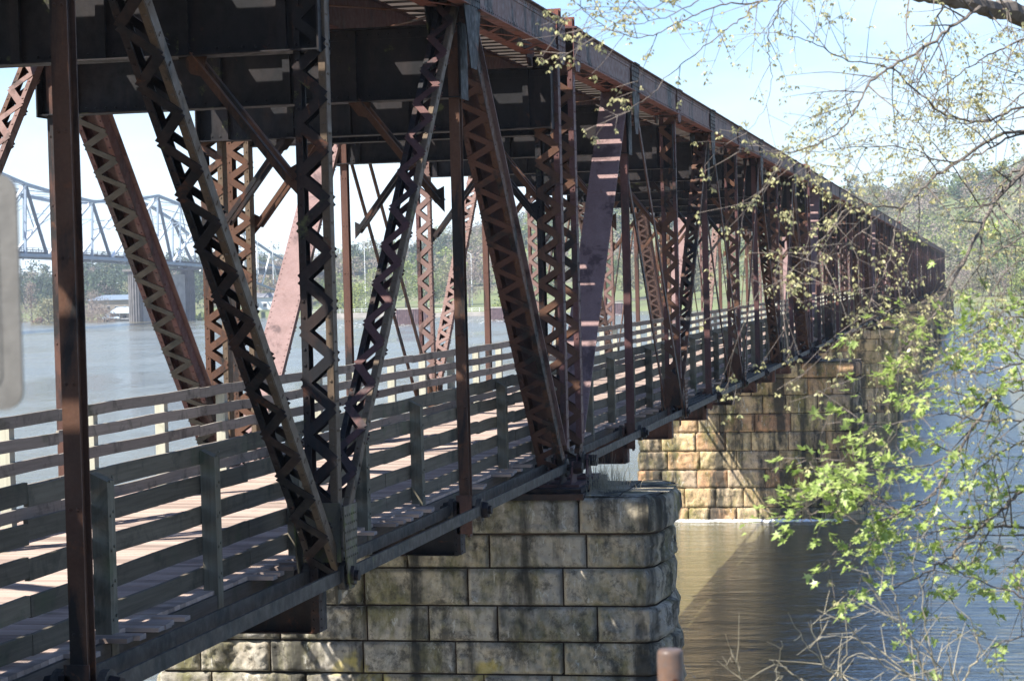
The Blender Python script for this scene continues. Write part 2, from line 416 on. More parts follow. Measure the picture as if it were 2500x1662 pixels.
ZT = 6.75          # working line of the top chord
def build_span(y0, det, label, first=False, group='riveted truss spans of the old railway bridge'):
    """span with node 0 at world y0, nodes every L"""
    R = thing('truss_span', label, 'bridge span', (0, y0, 0), group)
    rnd = random.Random(5 if first else 9)
    for side, x0 in (('near', 0.0), ('far', -W)):
        near = side == 'near'; sg = 1 if near else -1
        lit = not near  # far members take the steel with sunlight painted into its colour
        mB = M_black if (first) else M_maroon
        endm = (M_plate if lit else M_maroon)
        # end posts
        for (n0, n1) in ((0, 1), (8, 7)):
            A = (n0 * L, 0.05); B = (n1 * L, ZT)
            fr = (n0 == 8)                      # near-end of camera sees lacing underneath of this one
            up = Vector((0, B[0] - A[0], B[1] - A[1])).normalized()
            xe_ = x0 - (.07 if near else 0)
            i, o, l = laced((xe_, A[0], A[1]), (xe_, B[0], B[1]), hw=.20, d=.20, fl=.075, pitch=.50, rivets=det > 1, front=fr, back=not fr, lw=.10)
            if first and n0 == 8: ms = (M_orange, M_brown, M_orange) if near else (M_maroon, M_maroon, M_grey)
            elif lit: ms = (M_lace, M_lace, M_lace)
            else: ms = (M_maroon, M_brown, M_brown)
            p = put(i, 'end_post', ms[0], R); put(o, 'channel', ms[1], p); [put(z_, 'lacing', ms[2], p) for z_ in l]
            nn = Vector((1, 0, 0)).cross(up).normalized()
            if nn.z < 0: nn = -nn
            c = MB(); a3 = Vector((xe_, A[0], A[1])) + nn * .135; b3 = Vector((xe_, B[0], B[1])) + nn * .135
            c.bar(a3 + up * .3, b3 - up * .35, .52, .016, (1, 0, 0))
            if det > 1 or True:
                ln = (b3 - a3).length - .65; k = int(ln / (.13 if det > 1 else .4))
                for s in (-1, 1):
                    for q in range(k): c.rivet(a3 + up * (.3 + ln * (q + .5) / k) + nn * .008 + Vector((s * .225, 0, 0)), nn, .017)
            put(c, 'cover_plate', M_plate if True else endm, p)
        # end verticals on the shoes
        for n0 in (0, 8):
            yy = n0 * L + (.02 if n0 == 8 else -.02)
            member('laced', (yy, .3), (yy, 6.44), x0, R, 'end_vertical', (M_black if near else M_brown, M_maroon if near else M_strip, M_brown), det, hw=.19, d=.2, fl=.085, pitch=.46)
        # interior web
        for k in range(1, 8):
            if k % 2:
                member('hanger', (k * L, -.05), (k * L, 6.44), x0, R, 'hanger', ((M_maroon if near else M_orange) if not (near and first) else M_brown,), det)
            else:
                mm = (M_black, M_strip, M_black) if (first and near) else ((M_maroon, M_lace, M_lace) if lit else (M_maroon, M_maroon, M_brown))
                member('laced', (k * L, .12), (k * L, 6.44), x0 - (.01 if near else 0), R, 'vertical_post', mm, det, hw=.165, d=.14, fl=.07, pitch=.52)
        for (t0, b0, kind) in ((1, 2, 'bars'), (3, 2, 'laced'), (3, 4, 'bars'), (5, 4, 'bars'), (5, 6, 'laced'), (7, 6, 'bars')):
            if first: kind = 'laced'
            T = (t0 * L, ZT - .1); Bt = (b0 * L, .05)
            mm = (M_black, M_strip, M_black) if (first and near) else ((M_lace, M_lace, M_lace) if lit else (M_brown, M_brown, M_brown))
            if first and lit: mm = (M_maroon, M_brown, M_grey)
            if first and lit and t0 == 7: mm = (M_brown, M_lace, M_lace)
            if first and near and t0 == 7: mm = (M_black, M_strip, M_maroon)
            if kind == 'laced':
                heavy = (t0, b0) in ((3, 2), (5, 6))
                member('laced', Bt, T, x0 + (.005 if heavy else -.03) * (1 if near else 0), R, 'diagonal', mm, det, hw=.13 if not heavy else .145, d=.12 if not heavy else .13, fl=.06 if not heavy else .062, pitch=.60 if near or first else .44, lw=.09)
            else:
                member('bars', Bt, T, x0, R, 'diagonal', (M_brown if lit else M_orange,), det)
        # top chord
        for (ya, yb) in [(k * L, (k + 1) * L) for k in range(8)]:
            m = MB(); ya += .30; yb -= .30
            for s in (-1, 1):
                m.box(x0 + s * .22 - .008, x0 + s * .22 + .008, ya, yb, 6.49, 7.0)
                for z in (6.56, 6.95):
                    m.box(min(x0 + s * .228, x0 + s * .24), max(x0 + s * .228, x0 + s * .24), ya, yb, z - .05, z + .035)
                if det > 1:
                    k = int((yb - ya) / .12)
                    for i in range(k):
                        for z in (6.55, 6.95): m.rivet((x0 + s * .24, ya + (i + .5) * (yb - ya) / k, z), (s, 0, 0), .014)
            m.box(x0 - .3, x0 + .3, ya, yb, 7.0, 7.016)
            p = put(m, 'top_chord', M_chord, R)
            f = MB()
            for s in (-1, 1): f.box(x0 + s * .22 - .09, x0 + s * .22 + .09, ya, yb, 6.474, 6.488)
            k = 9
            for i in range(k):
                s = 1 if i % 2 else -1; q = (yb - ya) / k
                f.bar((x0 + s * .15, ya + i * q, 6.466), (x0 - s * .15, ya + (i + 1) * q, 6.466), .06, .01, (0, 1, 0))
            put(f, 'bottom_flange', M_red, p)
        # gussets at top nodes
        for k in range(9):
            g = MB(); yy = k * L
            for s in (-1, 1):
                w_ = .46 if k % 2 else .30
                ya, yb = max(yy - w_, -.3), min(yy + w_, SPAN + .3)
                dd = .75 if k % 2 else .12
                poly = [(ya, 6.99), (yb, 6.99), (yb, 6.44), (yy + .16, 6.44 - dd), (yy - .16, 6.44 - dd), (ya, 6.44)]
                xs = sorted((x0 + s * .245, x0 + s * .262)); g.prism(poly, xs[0], xs[1])
                if det > 1 and near:
                    for zz in np.arange(6.5, 6.98, .09):
                        for yq in np.arange(ya + .05, yb, .1): g.rivet((x0 + s * .262, yq, zz), (s, 0, 0), .014)
            g.box(x0 - .31, x0 + .31, yy - .3, yy + .3, 7.0, 7.03)
            put(g, 'top_gusset', M_black if k % 2 else M_maroon, R)
        for yy in (-.08, SPAN + .08):
            q = MB(); q.box(x0 - .1, x0 + .22, yy - .12, yy + .12, 7.03, 7.17); q.box(x0 - .12, x0 + .24, yy - .02, yy + .02, 7.0, 7.2); put(q, 'end_bracket', M_red, R)
        # bottom chord eyebars
        def eyebar(ya, yb, x):
            m = MB(); m.bar((x, ya, 0), (x, yb, 0), .03, .135, (1, 0, 0))
            for y in (ya, yb):
                m.prism([(y + .15 * math.cos(q * PI / 8), .15 * math.sin(q * PI / 8)) for q in range(16)], x - .016, x + .016)
            return m
        for k in range(8):
            xs = [.20, -.2] + ([.07, -.07] if 2 <= k <= 5 and not first else [])
            for j, x in enumerate(xs):
                put(eyebar(k * L, (k + 1) * L, x0 + x * sg + (.034 if k % 2 else 0) * (-sg if x > 0 else sg)), 'eyebar', M_grey, R)
        for k in range(9):
            m = MB(); y = k * L
            m.cyl((x0 - .34, y, 0), (x0 + .34, y, 0), .055, n=12)
            for s in (-1, 1): m.cyl((x0 + s * .225, y, 0), (x0 + s * .30, y, 0), .115, .10, n=6)
            if k in (0, 8): m.cyl((x0 + .28 * sg, y, 0), (x0 + .42 * sg, y, 0), .09, n=8)
            put(m, 'pin', M_black, R)
            if k % 2 == 0 and 0 < k < 8:
                g = MB()
                for s in (-1, 1):
                    poly = [(y - .07, -.13), (y + .07, -.13), (y + .2, .22), (y + .24, .72), (y - .24, .72), (y - .2, .22)]
                    xx = sorted((x0 + s * .252, x0 + s * .268)); g.prism(poly, xx[0], xx[1])
                    if det > 1:
                        for zz in np.arange(.2, .7, .085):
                            for yq in np.arange(-.19, .2, .075): g.rivet((x0 + s * .268, y + yq + .02 * math.sin(zz * 40), zz), (s, 0, 0), .016)
                    # foot flap below the pin
                    xx = sorted((x0 + s * .1, x0 + s * .13)); g.prism([(y - .06, -.3), (y + .06, -.26), (y + .09, 0), (y - .09, 0)], xx[0], xx[1])
                # face plate towards the camera
                g.box(x0 - .2, x0 + .2, y - .155, y - .14, .15, .75)
                put(g, 'bottom_gusset', M_lichen if first else M_brown, R)
            elif k % 2:
                g = MB(); g.box(x0 - .1, x0 + .1, y - .13, y - .115, -.3, .2); g.prism([(y - .07, -.34), (y + .07, -.34), (y + .1, .05), (y - .1, .05)], x0 + .03, x0 + .06); put(g, 'bottom_gusset', M_orange, R)
        # shoes
        for n0 in (0, 8):
            y = n0 * L; m = MB()
            for s in (-.27, -.1, .1, .27):
                m.prism([(y - .26, -.24), (y + .26, -.24), (y + .1, .02), (y + .06, .1), (y - .06, .1), (y - .1, .02)], x0 + s - .012, x0 + s + .012)
            m.box(x0 - .42, x0 + .42, y - .36, y + .36, -.28, -.24)
            p = put(m, 'shoe', M_maroon, R)
            m = MB(); m.box(x0 - .55, x0 + .5, y - .62, y + .5, -.34, -.28); m.box(x0 - .8, x0 + .55, y - .75, y - .45, -.44, -.345)
            for q in range(4): m.cyl((x0 - .7, y - .5 + q * .3, -.40), (x0 + .5, y - .5 + q * .3, -.40), .045, n=8)
            put(m, 'bearing_rollers', M_black, p)
    # upper floor beams
    for k in range(9):
        y = k * L; m = MB(); xa, xb = -W - .16, .12
        if k in (0, 8): y += .12 if k == 0 else -.12
        m.box(xa, xb, y - .008, y + .008, 5.34, 6.26)
        for z in (5.34, 6.27): m.box(xa, xb, y - .16, y + .16, z - .016, z)
        for q in (-1, 1):
            ys = sorted((y + q * .009, y + q * .022))
            m.box(xa, xb, ys[0], ys[1], 5.342, 5.46); m.box(xa, xb, ys[0], ys[1], 6.13, 6.252)
            for x in (-.3, -1.35, -2.25, -3.2, -4.15, -5.25):
                m.box(x - .05, x + .05, ys[1] if q > 0 else ys[0] - .05, ys[1] + .05 if q > 0 else ys[0], 5.342, 6.252)
        if det > 1:
            n_ = int((xb - xa) / .14)
            for i in range(n_):
                for z in (5.4, 6.19): m.rivet((xa + (i + .5) * .14, y - .022, z), (0, -1, 0), .018)
        for x in (xa, xb): m.box(x - .01, x + .01, y - .2, y + .2, 5.3, 6.28)
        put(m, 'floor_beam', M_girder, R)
        # knee braces
        for xs, xe in ((-1.28, -.24), (-W + 1.28, -W + .24)):
            if first and ((k == 5 and xs > -2) or (k == 7 and xs < -2)): continue
            b_ = MB()
            for q in (-.09, .09):
                A = Vector((xs, y + q, 5.33)); B = Vector((xe, y + q, 4.0)); s2 = Vector((0, 1, 0))
                b_.bar(A, B, .012, .085, s2); tt = (B - A).normalized(); nn = tt.cross(s2)
                b_.bar(A + nn * .04 + s2 * (.04 if q > 0 else -.04), B + nn * .04 + s2 * (.04 if q > 0 else -.04), .085, .012, s2)
            b_.prism([(xs - .16, 5.33), (xs + .16, 5.33), (xs + .1, 5.12), (xs - .02, 5.15)] if xs > -2 else [(xs - .16, 5.33), (xs + .16, 5.33), (xs + .02, 5.15), (xs - .1, 5.12)], y - .006, y + .006, axis=1)
            xg = xe
            sx = 1 if xs > -2 else -1
            b_.prism([(xe + sx * .06, 4.2), (xe - sx * .1, 4.12), (xe - sx * .05, 3.98), (xe + sx * .06, 3.86)], y - .0065, y + .0065, axis=1)
            put(b_, 'knee_brace', M_brown if rnd.random() < .5 else M_black, R)
        # lower floor beams
        if k in (0, 8): continue
        m = MB(); y = k * L; xa, xb = -W + .1, -.1
        m.box(xa, xb, y - .007, y + .007, -.57, -.125)
        for z in (-.585, -.125): m.box(xa, xb, y - .12, y + .12, z, z + .014)
        for x in (xa, xb): m.box(x - .045, x + .045, y - .13, y + .13, -.57, .12 if x > -1 else .1)
        if det > 1:
            for x in (xa, xb):
                for z in np.arange(-.53, .08, .09): m.rivet((x - .02, y - .13, z), (0, -1, 0), .014); m.rivet((x + .045, y - .06, z), (1, 0, 0), .014)
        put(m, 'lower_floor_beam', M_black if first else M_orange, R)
    # stringers
    for x in (-1.55, -2.0, -3.54, -3.99):
        m = MB(); m.box(x - .006, x + .006, -.1, SPAN + .1, 6.29, 6.86)
        for z in (6.285, 6.865): m.box(x - .1, x + .1, -.1, SPAN + .1, z - .012, z)
        put(m, 'stringer', M_maroon, R)
    # lateral bracing under the stringers
    for k in range(8):
        m = MB(); y = k * L
        m.bar((-.25, y + .2, 6.44), (-W + .25, y + L - .2, 6.44), .09, .012, (0, 1, 0))
        m.bar((-W + .25, y + .2, 6.42), (-.25, y + L - .2, 6.42), .09, .012, (0, 1, 0))
        put(m, 'lateral_brace', M_brown, R)
    # ties
    nt_ = 100; sp = (SPAN + GAP) / nt_
    if det > 1 or det == 1:
        for i in range(nt_):
            if rnd.random() < .012: continue
            y = -GAP / 2 + (i + .5) * sp + rnd.uniform(-.03, .03); m = MB()
            e1 = rnd.uniform(-.05, .05)
            m.box(-W + .28 + e1 * .2, -.28 + e1 * .2, y - .135, y + .135, 6.87, 7.09)
            if det > 1: put(m, 'tie', M_tie, R)
            else:
                if i == 0: T = MB()
                T.add(m.v, m.f)
        if det == 1: put(T, 'tie_deck', M_tie, R)
    # steel guard along the deck
    for x in (-.75, -W + .75):
        m = MB(); m.box(x - .09, x + .09, -.1, SPAN + .1, 7.095, 7.2); put(m, 'guard_timber', M_tie, R)
    return R

ORD = ['first', 'second', 'third', 'fourth', 'fifth', 'sixth', 'seventh', 'eighth', 'ninth', 'tenth']
STEP = SPAN + GAP
build_span(-SPAN, 2, 'blackened steel truss span in the foreground, nearest the camera, resting on the grey stone pier', first=True)
build_span(GAP, 2, 'maroon riveted truss span from the near grey pier to the second, tan stone pier')
sp3 = build_span(GAP + STEP, 1, 'maroon truss span beyond the second, tan stone pier, third span along the bridge')
for k in range(2, 8):
    dup(sp3, (0, GAP + STEP * k, 0), 'distant maroon truss span, %s span along the bridge%s' % (ORD[k + 1], ', the farthest one' if k == 7 else ''))

# ------------------------------------------------------------------ walkway
def walkway(y0, y1, det, label, seed):
    R = thing('walkway', label, 'walkway', (0, y0, 0), 'plank walkway sections inside the bridge'); rn = random.Random(seed)
    vs = MB(); tint = []; y = 0; ln = y1 - y0
    while y < ln:
        w_ = .137; e = -.60
        grp = noise.noise(Vector((y * .55, seed, 0)))
        if rn.random() < (.55 if grp > .12 else .06): e = rn.uniform(-.36, -.28)
        zt = .085 + rn.uniform(-.004, .004)
        vs.box(-5.28 + rn.uniform(-.03, .02), e, y, min(y + w_, ln), .045, zt); tint += [rn.random() ** 2] * 6
        y += .145
    o = obj('deck_boards', vs.v, vs.f, M_deck, R, tint=tint)
    for x in (-5.15, -4.2, -3.3, -2.4, -1.5, -.62):
        m = MB(); m.box(x - .05, x + .05, 0, ln, -.108, .04); put(m, 'joist', M_joist, R)
    return R
def railing(y0, n, near, label, seed):
    R = thing('timber_railing', label, 'railing', (0, y0, 0), 'timber railings along the walkway'); rn = random.Random(seed)
    xb = -.73 if near else -5.06; s = 1 if near else -1; sp = STEP / 20 if n == 20 else 2.62
    for i in range(n):
        y = (i + .5) * sp; m = MB(); h = 1.42 + rn.uniform(-.02, .02)
        xa, xc = sorted((xb + s * .025, xb + s * .17)); w = .075
        zo = h - .07; zi = h
        z_lo, z_hi = (zi, zo) if near else (zo, zi)
        v = [(xa, y - w, -.25), (xc, y - w, -.25), (xc, y + w, -.25), (xa, y + w, -.25), (xa, y - w, z_lo), (xc, y - w, z_hi), (xc, y + w, z_hi), (xa, y + w, z_lo)]
        m.add(v, [(0, 3, 2, 1), (4, 5, 6, 7), (0, 1, 5, 4), (1, 2, 6, 5), (2, 3, 7, 6), (3, 0, 4, 7)])
        if near:
            for zb in (1.38, 1.09, .80, .51, .22):
                for yy in (-.03, .03): m.cyl((xc, y + yy, zb + yy * .5), (xc + .012, y + yy, zb + yy * .5), .014, n=6)
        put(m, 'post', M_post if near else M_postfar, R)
    # boards in lengths of two bays
    bays = [(j * 2 * sp, min((j + 1) * 2, n) * sp) for j in range((n + 1) // 2)]
    for z in (1.46, 1.17, .88, .59, .30):
        for (a, b) in bays:
            m = MB(); j0 = rn.uniform(-.012, .012); j1 = rn.uniform(-.012, .012); hh = .165 if near else .15
            n_ = 8; vs = []
            for q in range(n_ + 1):
                y = a + .004 + (b - a - .008) * q / n_; zz = z + j0 + (j1 - j0) * q / n_ + .006 * math.sin(q * 1.3 + seed + z * 9)
                xx = xb + .006 * math.sin(q * .9 + z * 5)
                vs += [(xx - .021, y, zz - hh), (xx + .021, y, zz - hh), (xx + .021, y, zz), (xx - .021, y, zz)]
            fs = [(q * 4 + k, q * 4 + (k + 1) % 4, q * 4 + 4 + (k + 1) % 4, q * 4 + 4 + k) for q in range(n_) for k in range(4)] + [(3, 2, 1, 0), (n_ * 4, n_ * 4 + 1, n_ * 4 + 2, n_ * 4 + 3)]
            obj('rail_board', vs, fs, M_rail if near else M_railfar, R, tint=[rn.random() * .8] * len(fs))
    return R
walkway(-SPAN, .68, 2, 'plank walkway inside the nearest, blackened span, sunlit pinkish boards', 1)
wk2 = walkway(.69, .68 + STEP, 1, 'plank walkway inside the maroon span beyond the near grey pier', 2)
for k in range(1, 8): dup(wk2, (0, .69 + STEP * k, 0), 'plank walkway inside the %s span along the bridge' % ORD[k + 1])
for near in (True, False):
    wh = 'near-side' if near else 'river-side'
    off = -16.72 - 2.62 * 12.5
    railing(off, 19, near, 'grey-green timber railing on the near side of the walkway, in the nearest span' if near else 'pale timber railing on the far side of the walkway, in the nearest span', 3)
    r2 = railing(off + 19 * 2.62, 20, near, 'timber railing on the %s of the walkway, in the second span' % ('near side' if near else 'far side'), 4)
    for k in range(1, 8): dup(r2, (0, off + 19 * 2.62 + STEP * k, 0), 'timber railing on the %s of the walkway, in the %s span' % ('near side' if near else 'far side', ORD[k + 1]))

# ------------------------------------------------------------------ stone piers
def pier(yc, courses, res, mat, label, ztop=-.38, seed=1, xl=-6.3, xr=1.55, hy=1.25, rock=.055, blk=(1.0, 1.75)):
    R = thing('stone_pier', label, 'bridge pier', (0, yc, 0), 'stone piers of the old railway bridge'); rn = random.Random(seed)
    z = ztop
    for ci, hc in enumerate(courses):
        z1 = z; z0 = z - hc; z = z0
        cap = ci == 0; bt = 0.032 * (ztop - z1)
        e = .10 if cap else 0
        XL, XR, Y0, Y1 = xl - bt * 2 - e, xr + bt + e, -hy - bt - e, hy + bt + e
                # outline, counter clockwise from the front left corner, rounded nose on the right
        path = [(XL, Y0), (XR - .12, Y0), (XR + .04, Y0 + .22), (XR + .10, -.35), (XR + .10, .35), (XR + .04, Y1 - .22), (XR - .12, Y1), (XL, Y1)]
        vs = []; fs = []; tint = []
        n = len(path)
        NR = []
        for i in range(n):
            a = Vector((*path[i], 0)); b = Vector((*path[(i + 1) % n], 0)); d = (b - a).normalized(); NR.append(Vector((d.y, -d.x, 0)))
        csd = rn.random() * 50; camp = rock * rn.uniform(.8, 1.2); ctn = rn.random()
        ext = {0: 1}
        for i in range(n):
            a = Vector((*path[i], 0)); b = Vector((*path[(i + 1) % n], 0)); ln = (b - a).length; d = (b - a) / ln; nr = Vector((d.y, -d.x, 0))
            front = i == 0; fine = i in (0, 1, 2, 3, 7) and res < .3
            r = res if fine else max(res, .35)
            cuts = [0.]
            if ln > 1.9:
                q = rn.uniform(.5, 1.2)
                while q < ln - .5: cuts.append(q); q += rn.uniform(*blk) * (1 if not cap else 1.15)
            cuts.append(ln)
            for u0, u1 in zip(cuts, cuts[1:]):
                g = .011; tn = rn.random(); amp = rock * rn.uniform(.6, 1.4) * 1.0; sd = rn.random() * 50
                nu = max(3, int((u1 - u0) / r)); nv = max(3, int(hc / r)); base = len(vs)
                tilt = rn.uniform(-.015, .015)
                nose = 1 <= i <= 5; eA = nose or (i == 6 and u0 == 0); eB = nose or (i == 0 and u1 == ln)
                if eA or eB: sd = csd; amp = camp; tilt = 0; tn = ctn
                nA = (NR[i] + NR[i - 1]).normalized() if eA else NR[i]; nB = (NR[i] + NR[(i + 1) % n]).normalized() if eB else NR[i]
                lo_u = u0 + (0 if eA else g); hi_u = u1 - (0 if eB else g)
                for jv in range(nv + 1):
                    for ju in range(nu + 1):
                        fu = ju / nu; fv = jv / nv; u = lo_u + (hi_u - lo_u) * fu; zz = z0 + g + (hc - 2 * g) * fv
                        ed = min(9 if eA else fu * (u1 - u0), 9 if eB else (1 - fu) * (u1 - u0), fv * hc, (1 - fv) * hc)
                        q0 = Vector(((a + d * u).x * 5 + sd, (a + d * u).y * 5, zz * 5)); k = min(1, ed / (.035 + .05 * abs(noise.noise(q0)))); k = math.sqrt(k)
                        p = a + d * u
                        q = Vector((p.x * 1.7 + sd, p.y * 1.7, zz * 1.7))
                        f1 = noise.fractal(q * 1.6, .55, 2.2, 6); f2 = noise.noise(q * .6)
                        rel = amp * (.5 + 1.1 * f1 + .6 * f2)
                        if cap: rel = rel * .5 + .02
                        dd = -.05 + (.05 + rel) * k + tilt * (fu - .5)
                        if cap and fv > .75: dd -= .10 * ((fv - .75) / .25) ** 2
                        p = p + (nA * (1 - fu) + nB * fu) * dd
                        vs.append((p.x, p.y, zz + .01 * f2 * k))
                for jv in range(nv):
                    for ju in range(nu):
                        q = base + jv * (nu + 1) + ju; fs.append((q, q + 1, q + nu + 2, q + nu + 1)); tint.append(tn)
        nm = 'coping_course' if cap else 'stone_course'
        if cap:
            # top surface slabs
            x = XL + .03
            while x < XR + .1:
                x2 = min(x + rn.uniform(1.2, 1.9), XR + .12); b0 = len(vs); tn = rn.random()
                nx, ny = 6, 12
                for jy in range(ny + 1):
                    for jx in range(nx + 1):
                        X_ = x + .012 + (x2 - x - .024) * jx / nx; Y_ = Y0 + .06 + (Y1 - Y0 - .12) * jy / ny
                        if X_ > XR - .3: 
                            lim = max(0, (X_ - XR + .3)); 
                            Y_ = max(Y0 + .06 + lim * 1.6, min(Y1 - .06 - lim * 1.6, Y_))
                        vs.append((X_, Y_, z1 - .012 + .018 * noise.noise(Vector((X_ * 2, Y_ * 2, 5)))))
                for jy in range(ny):
                    for jx in range(nx):
                        q = b0 + jy * (nx + 1) + jx; fs.append((q, q + 1, q + nx + 2, q + nx + 1)); tint.append(tn)
                x = x2
        o = obj(nm, vs, fs, mat, R, smooth=True, tint=tint)
        m = MB(); m.prism([(p[0] * 1.0 + (.05 if j in (0, n - 1) else -.05), p[1] + (.055 if p[1] < 0 else -.055)) for j, p in enumerate(path)], z0 - .02, z1 - .03, axis=2)
        put(m, 'mortar_core', M_mortar, o)
    return R
c1 = [.59, .54, .59, .56, .51, .55, .55, .55, .55, .55, .55, .55, .6, .6]
pier(.68, c1, .034, M_stone1, 'weathered grey limestone pier in the foreground under the first joint of the bridge', seed=3, rock=.062)
c2 = [.62, .66, .70, .70, .72, .72, .70, .76, .85, .5, .7, .8]
pier(.68 + STEP, c2, .06, M_stone2, 'tan sandstone pier half in sunlight, second pier along the bridge', seed=8, xr=1.85, rock=.06, blk=(.8, 1.7))
p3 = pier(.68 + 2 * STEP, [.7, .75, .75, .75, .75, .75, .75, .75, .8, .8], .35, M_stone2, 'shaded sandstone pier, third pier along the bridge', seed=12)
for k in range(3, 9): dup(p3, (0, .68 + k * STEP, 0), 'distant shaded stone pier, %s pier along the bridge' % ORD[k])
dup(p3, (0, .68 - STEP, 0), 'stone pier behind the camera carrying the near end of the first span')

# ------------------------------------------------------------------ far shore
def spot(x, depth, dz=0):
    p = px(x, 700, depth); return Vector((p.x, p.y, land_h(p.x, p.y) + dz))

def crown_quads(rs, n, R, z0, z1, leaf, clumps=22, shape='round', fill=.6):
    """leaf quads (N,4,3) in clumps inside a crown"""
    cz = rs.uniform(0, 1, clumps) ** .9
    if shape == 'cone': rr = R * (1.02 - cz)
    elif shape == 'vase': rr = R * np.sin(np.pi * np.clip(.12 + .8 * cz, 0, 1)) ** .7
    else: rr = R * np.sqrt(np.clip(1 - (2 * cz - .9) ** 2, .06, 1))
    an = rs.uniform(0, 2 * np.pi, clumps); rad = rr * np.sqrt(rs.uniform(.1, 1, clumps))
    cx, cy = rad * np.cos(an), rad * np.sin(an); czz = z0 + (z1 - z0) * cz
    ci = rs.integers(0, clumps, n); sg = R * .22
    off = rs.normal(0, 1, (n, 3)) * np.array([sg, sg, sg * .75])
    c = np.stack([cx[ci], cy[ci], czz[ci]], 1) + off
    u = rs.normal(0, 1, (n, 3)); u /= np.linalg.norm(u, axis=1)[:, None]
    w = np.cross(u, rs.normal(0, 1, (n, 3))); w /= np.linalg.norm(w, axis=1)[:, None]
    s = leaf * rs.uniform(.6, 1.3, n)[:, None]
    return np.stack([c - u * s, c + w * s * .6, c + u * s, c - w * s * .6], 1)
def quads_obj(name, Q, mat, parent=None, mats=None, midx=None):
    me = bpy.data.meshes.new(name); n = len(Q)
    me.vertices.add(n * 4); me.vertices.foreach_set('co', Q.reshape(-1).astype(np.float32))
    me.loops.add(n * 4); me.loops.foreach_set('vertex_index', np.arange(n * 4, dtype=np.int32))
    me.polygons.add(n); me.polygons.foreach_set('loop_start', np.arange(0, n * 4, 4, dtype=np.int32)); me.polygons.foreach_set('loop_total', np.full(n, 4, dtype=np.int32))
    for m in (mats or [mat]): me.materials.append(m)
    if midx is not None: me.polygons.foreach_set('material_index', midx.astype(np.int32))
    me.update(calc_edges=True); me.validate()
    o = bpy.data.objects.new(name, me); C.objects.link(o)
    if parent: o.parent = parent
    return o
F_green = leafy('spring_green_foliage', (.13, .17, .06), (.21, .26, .10), .35, .25)
F_lime = leafy('lime_foliage', (.24, .29, .08), (.34, .38, .13), .4, .4)
F_olive = leafy('olive_budding_foliage', (.21, .20, .12), (.29, .28, .17), .35, .25)
F_bare = leafy('bare_grey_brown_twigs', (.20, .16, .135), (.28, .23, .195), .1, .25)
F_pine = leafy('dark_evergreen_foliage', (.05, .075, .05), (.09, .12, .07), .2, .25)
F_pink = leafy('pink_blossom_foliage', (.45, .22, .22), (.6, .34, .3), .3, .5)
def tree_thing(label, loc, h, R, shape, mat, seed, n=1500, leaf=.42, group=None, base=.22):
    rs = np.random.default_rng(seed); rn = random.Random(seed)
    T = thing('tree', label, 'tree', loc, group)
    m = MB(); tr = h * .018 + .06
    m.tube([Vector((0, 0, -.4)), Vector((rn.uniform(-.1, .1), 0, h * .3)), Vector((rn.uniform(-.3, .3), rn.uniform(-.3, .3), h * .62)), Vector((0, 0, h * .93))], [tr * 1.3, tr, tr * .6, .03], 6)
    for i in range(16):
        a = rn.uniform(0, 2 * PI); z = h * rn.uniform(base, .75); l = R * rn.uniform(.6, 1.0) * (1.15 - z / h)
        p0 = Vector((0, 0, z)); p1 = p0 + Vector((math.cos(a) * l * .5, math.sin(a) * l * .5, l * .35)); p2 = p0 + Vector((math.cos(a) * l, math.sin(a) * l, l * rn.uniform(.5, .9)))
        m.tube([p0, p1, p2], [tr * .4, tr * .25, .02], 4)
    put(m, 'trunk', M_bark, T)
    quads_obj('crown', crown_quads(rs, n, R, h * base, h * .98, leaf, 30, shape), mat, T)
    return T
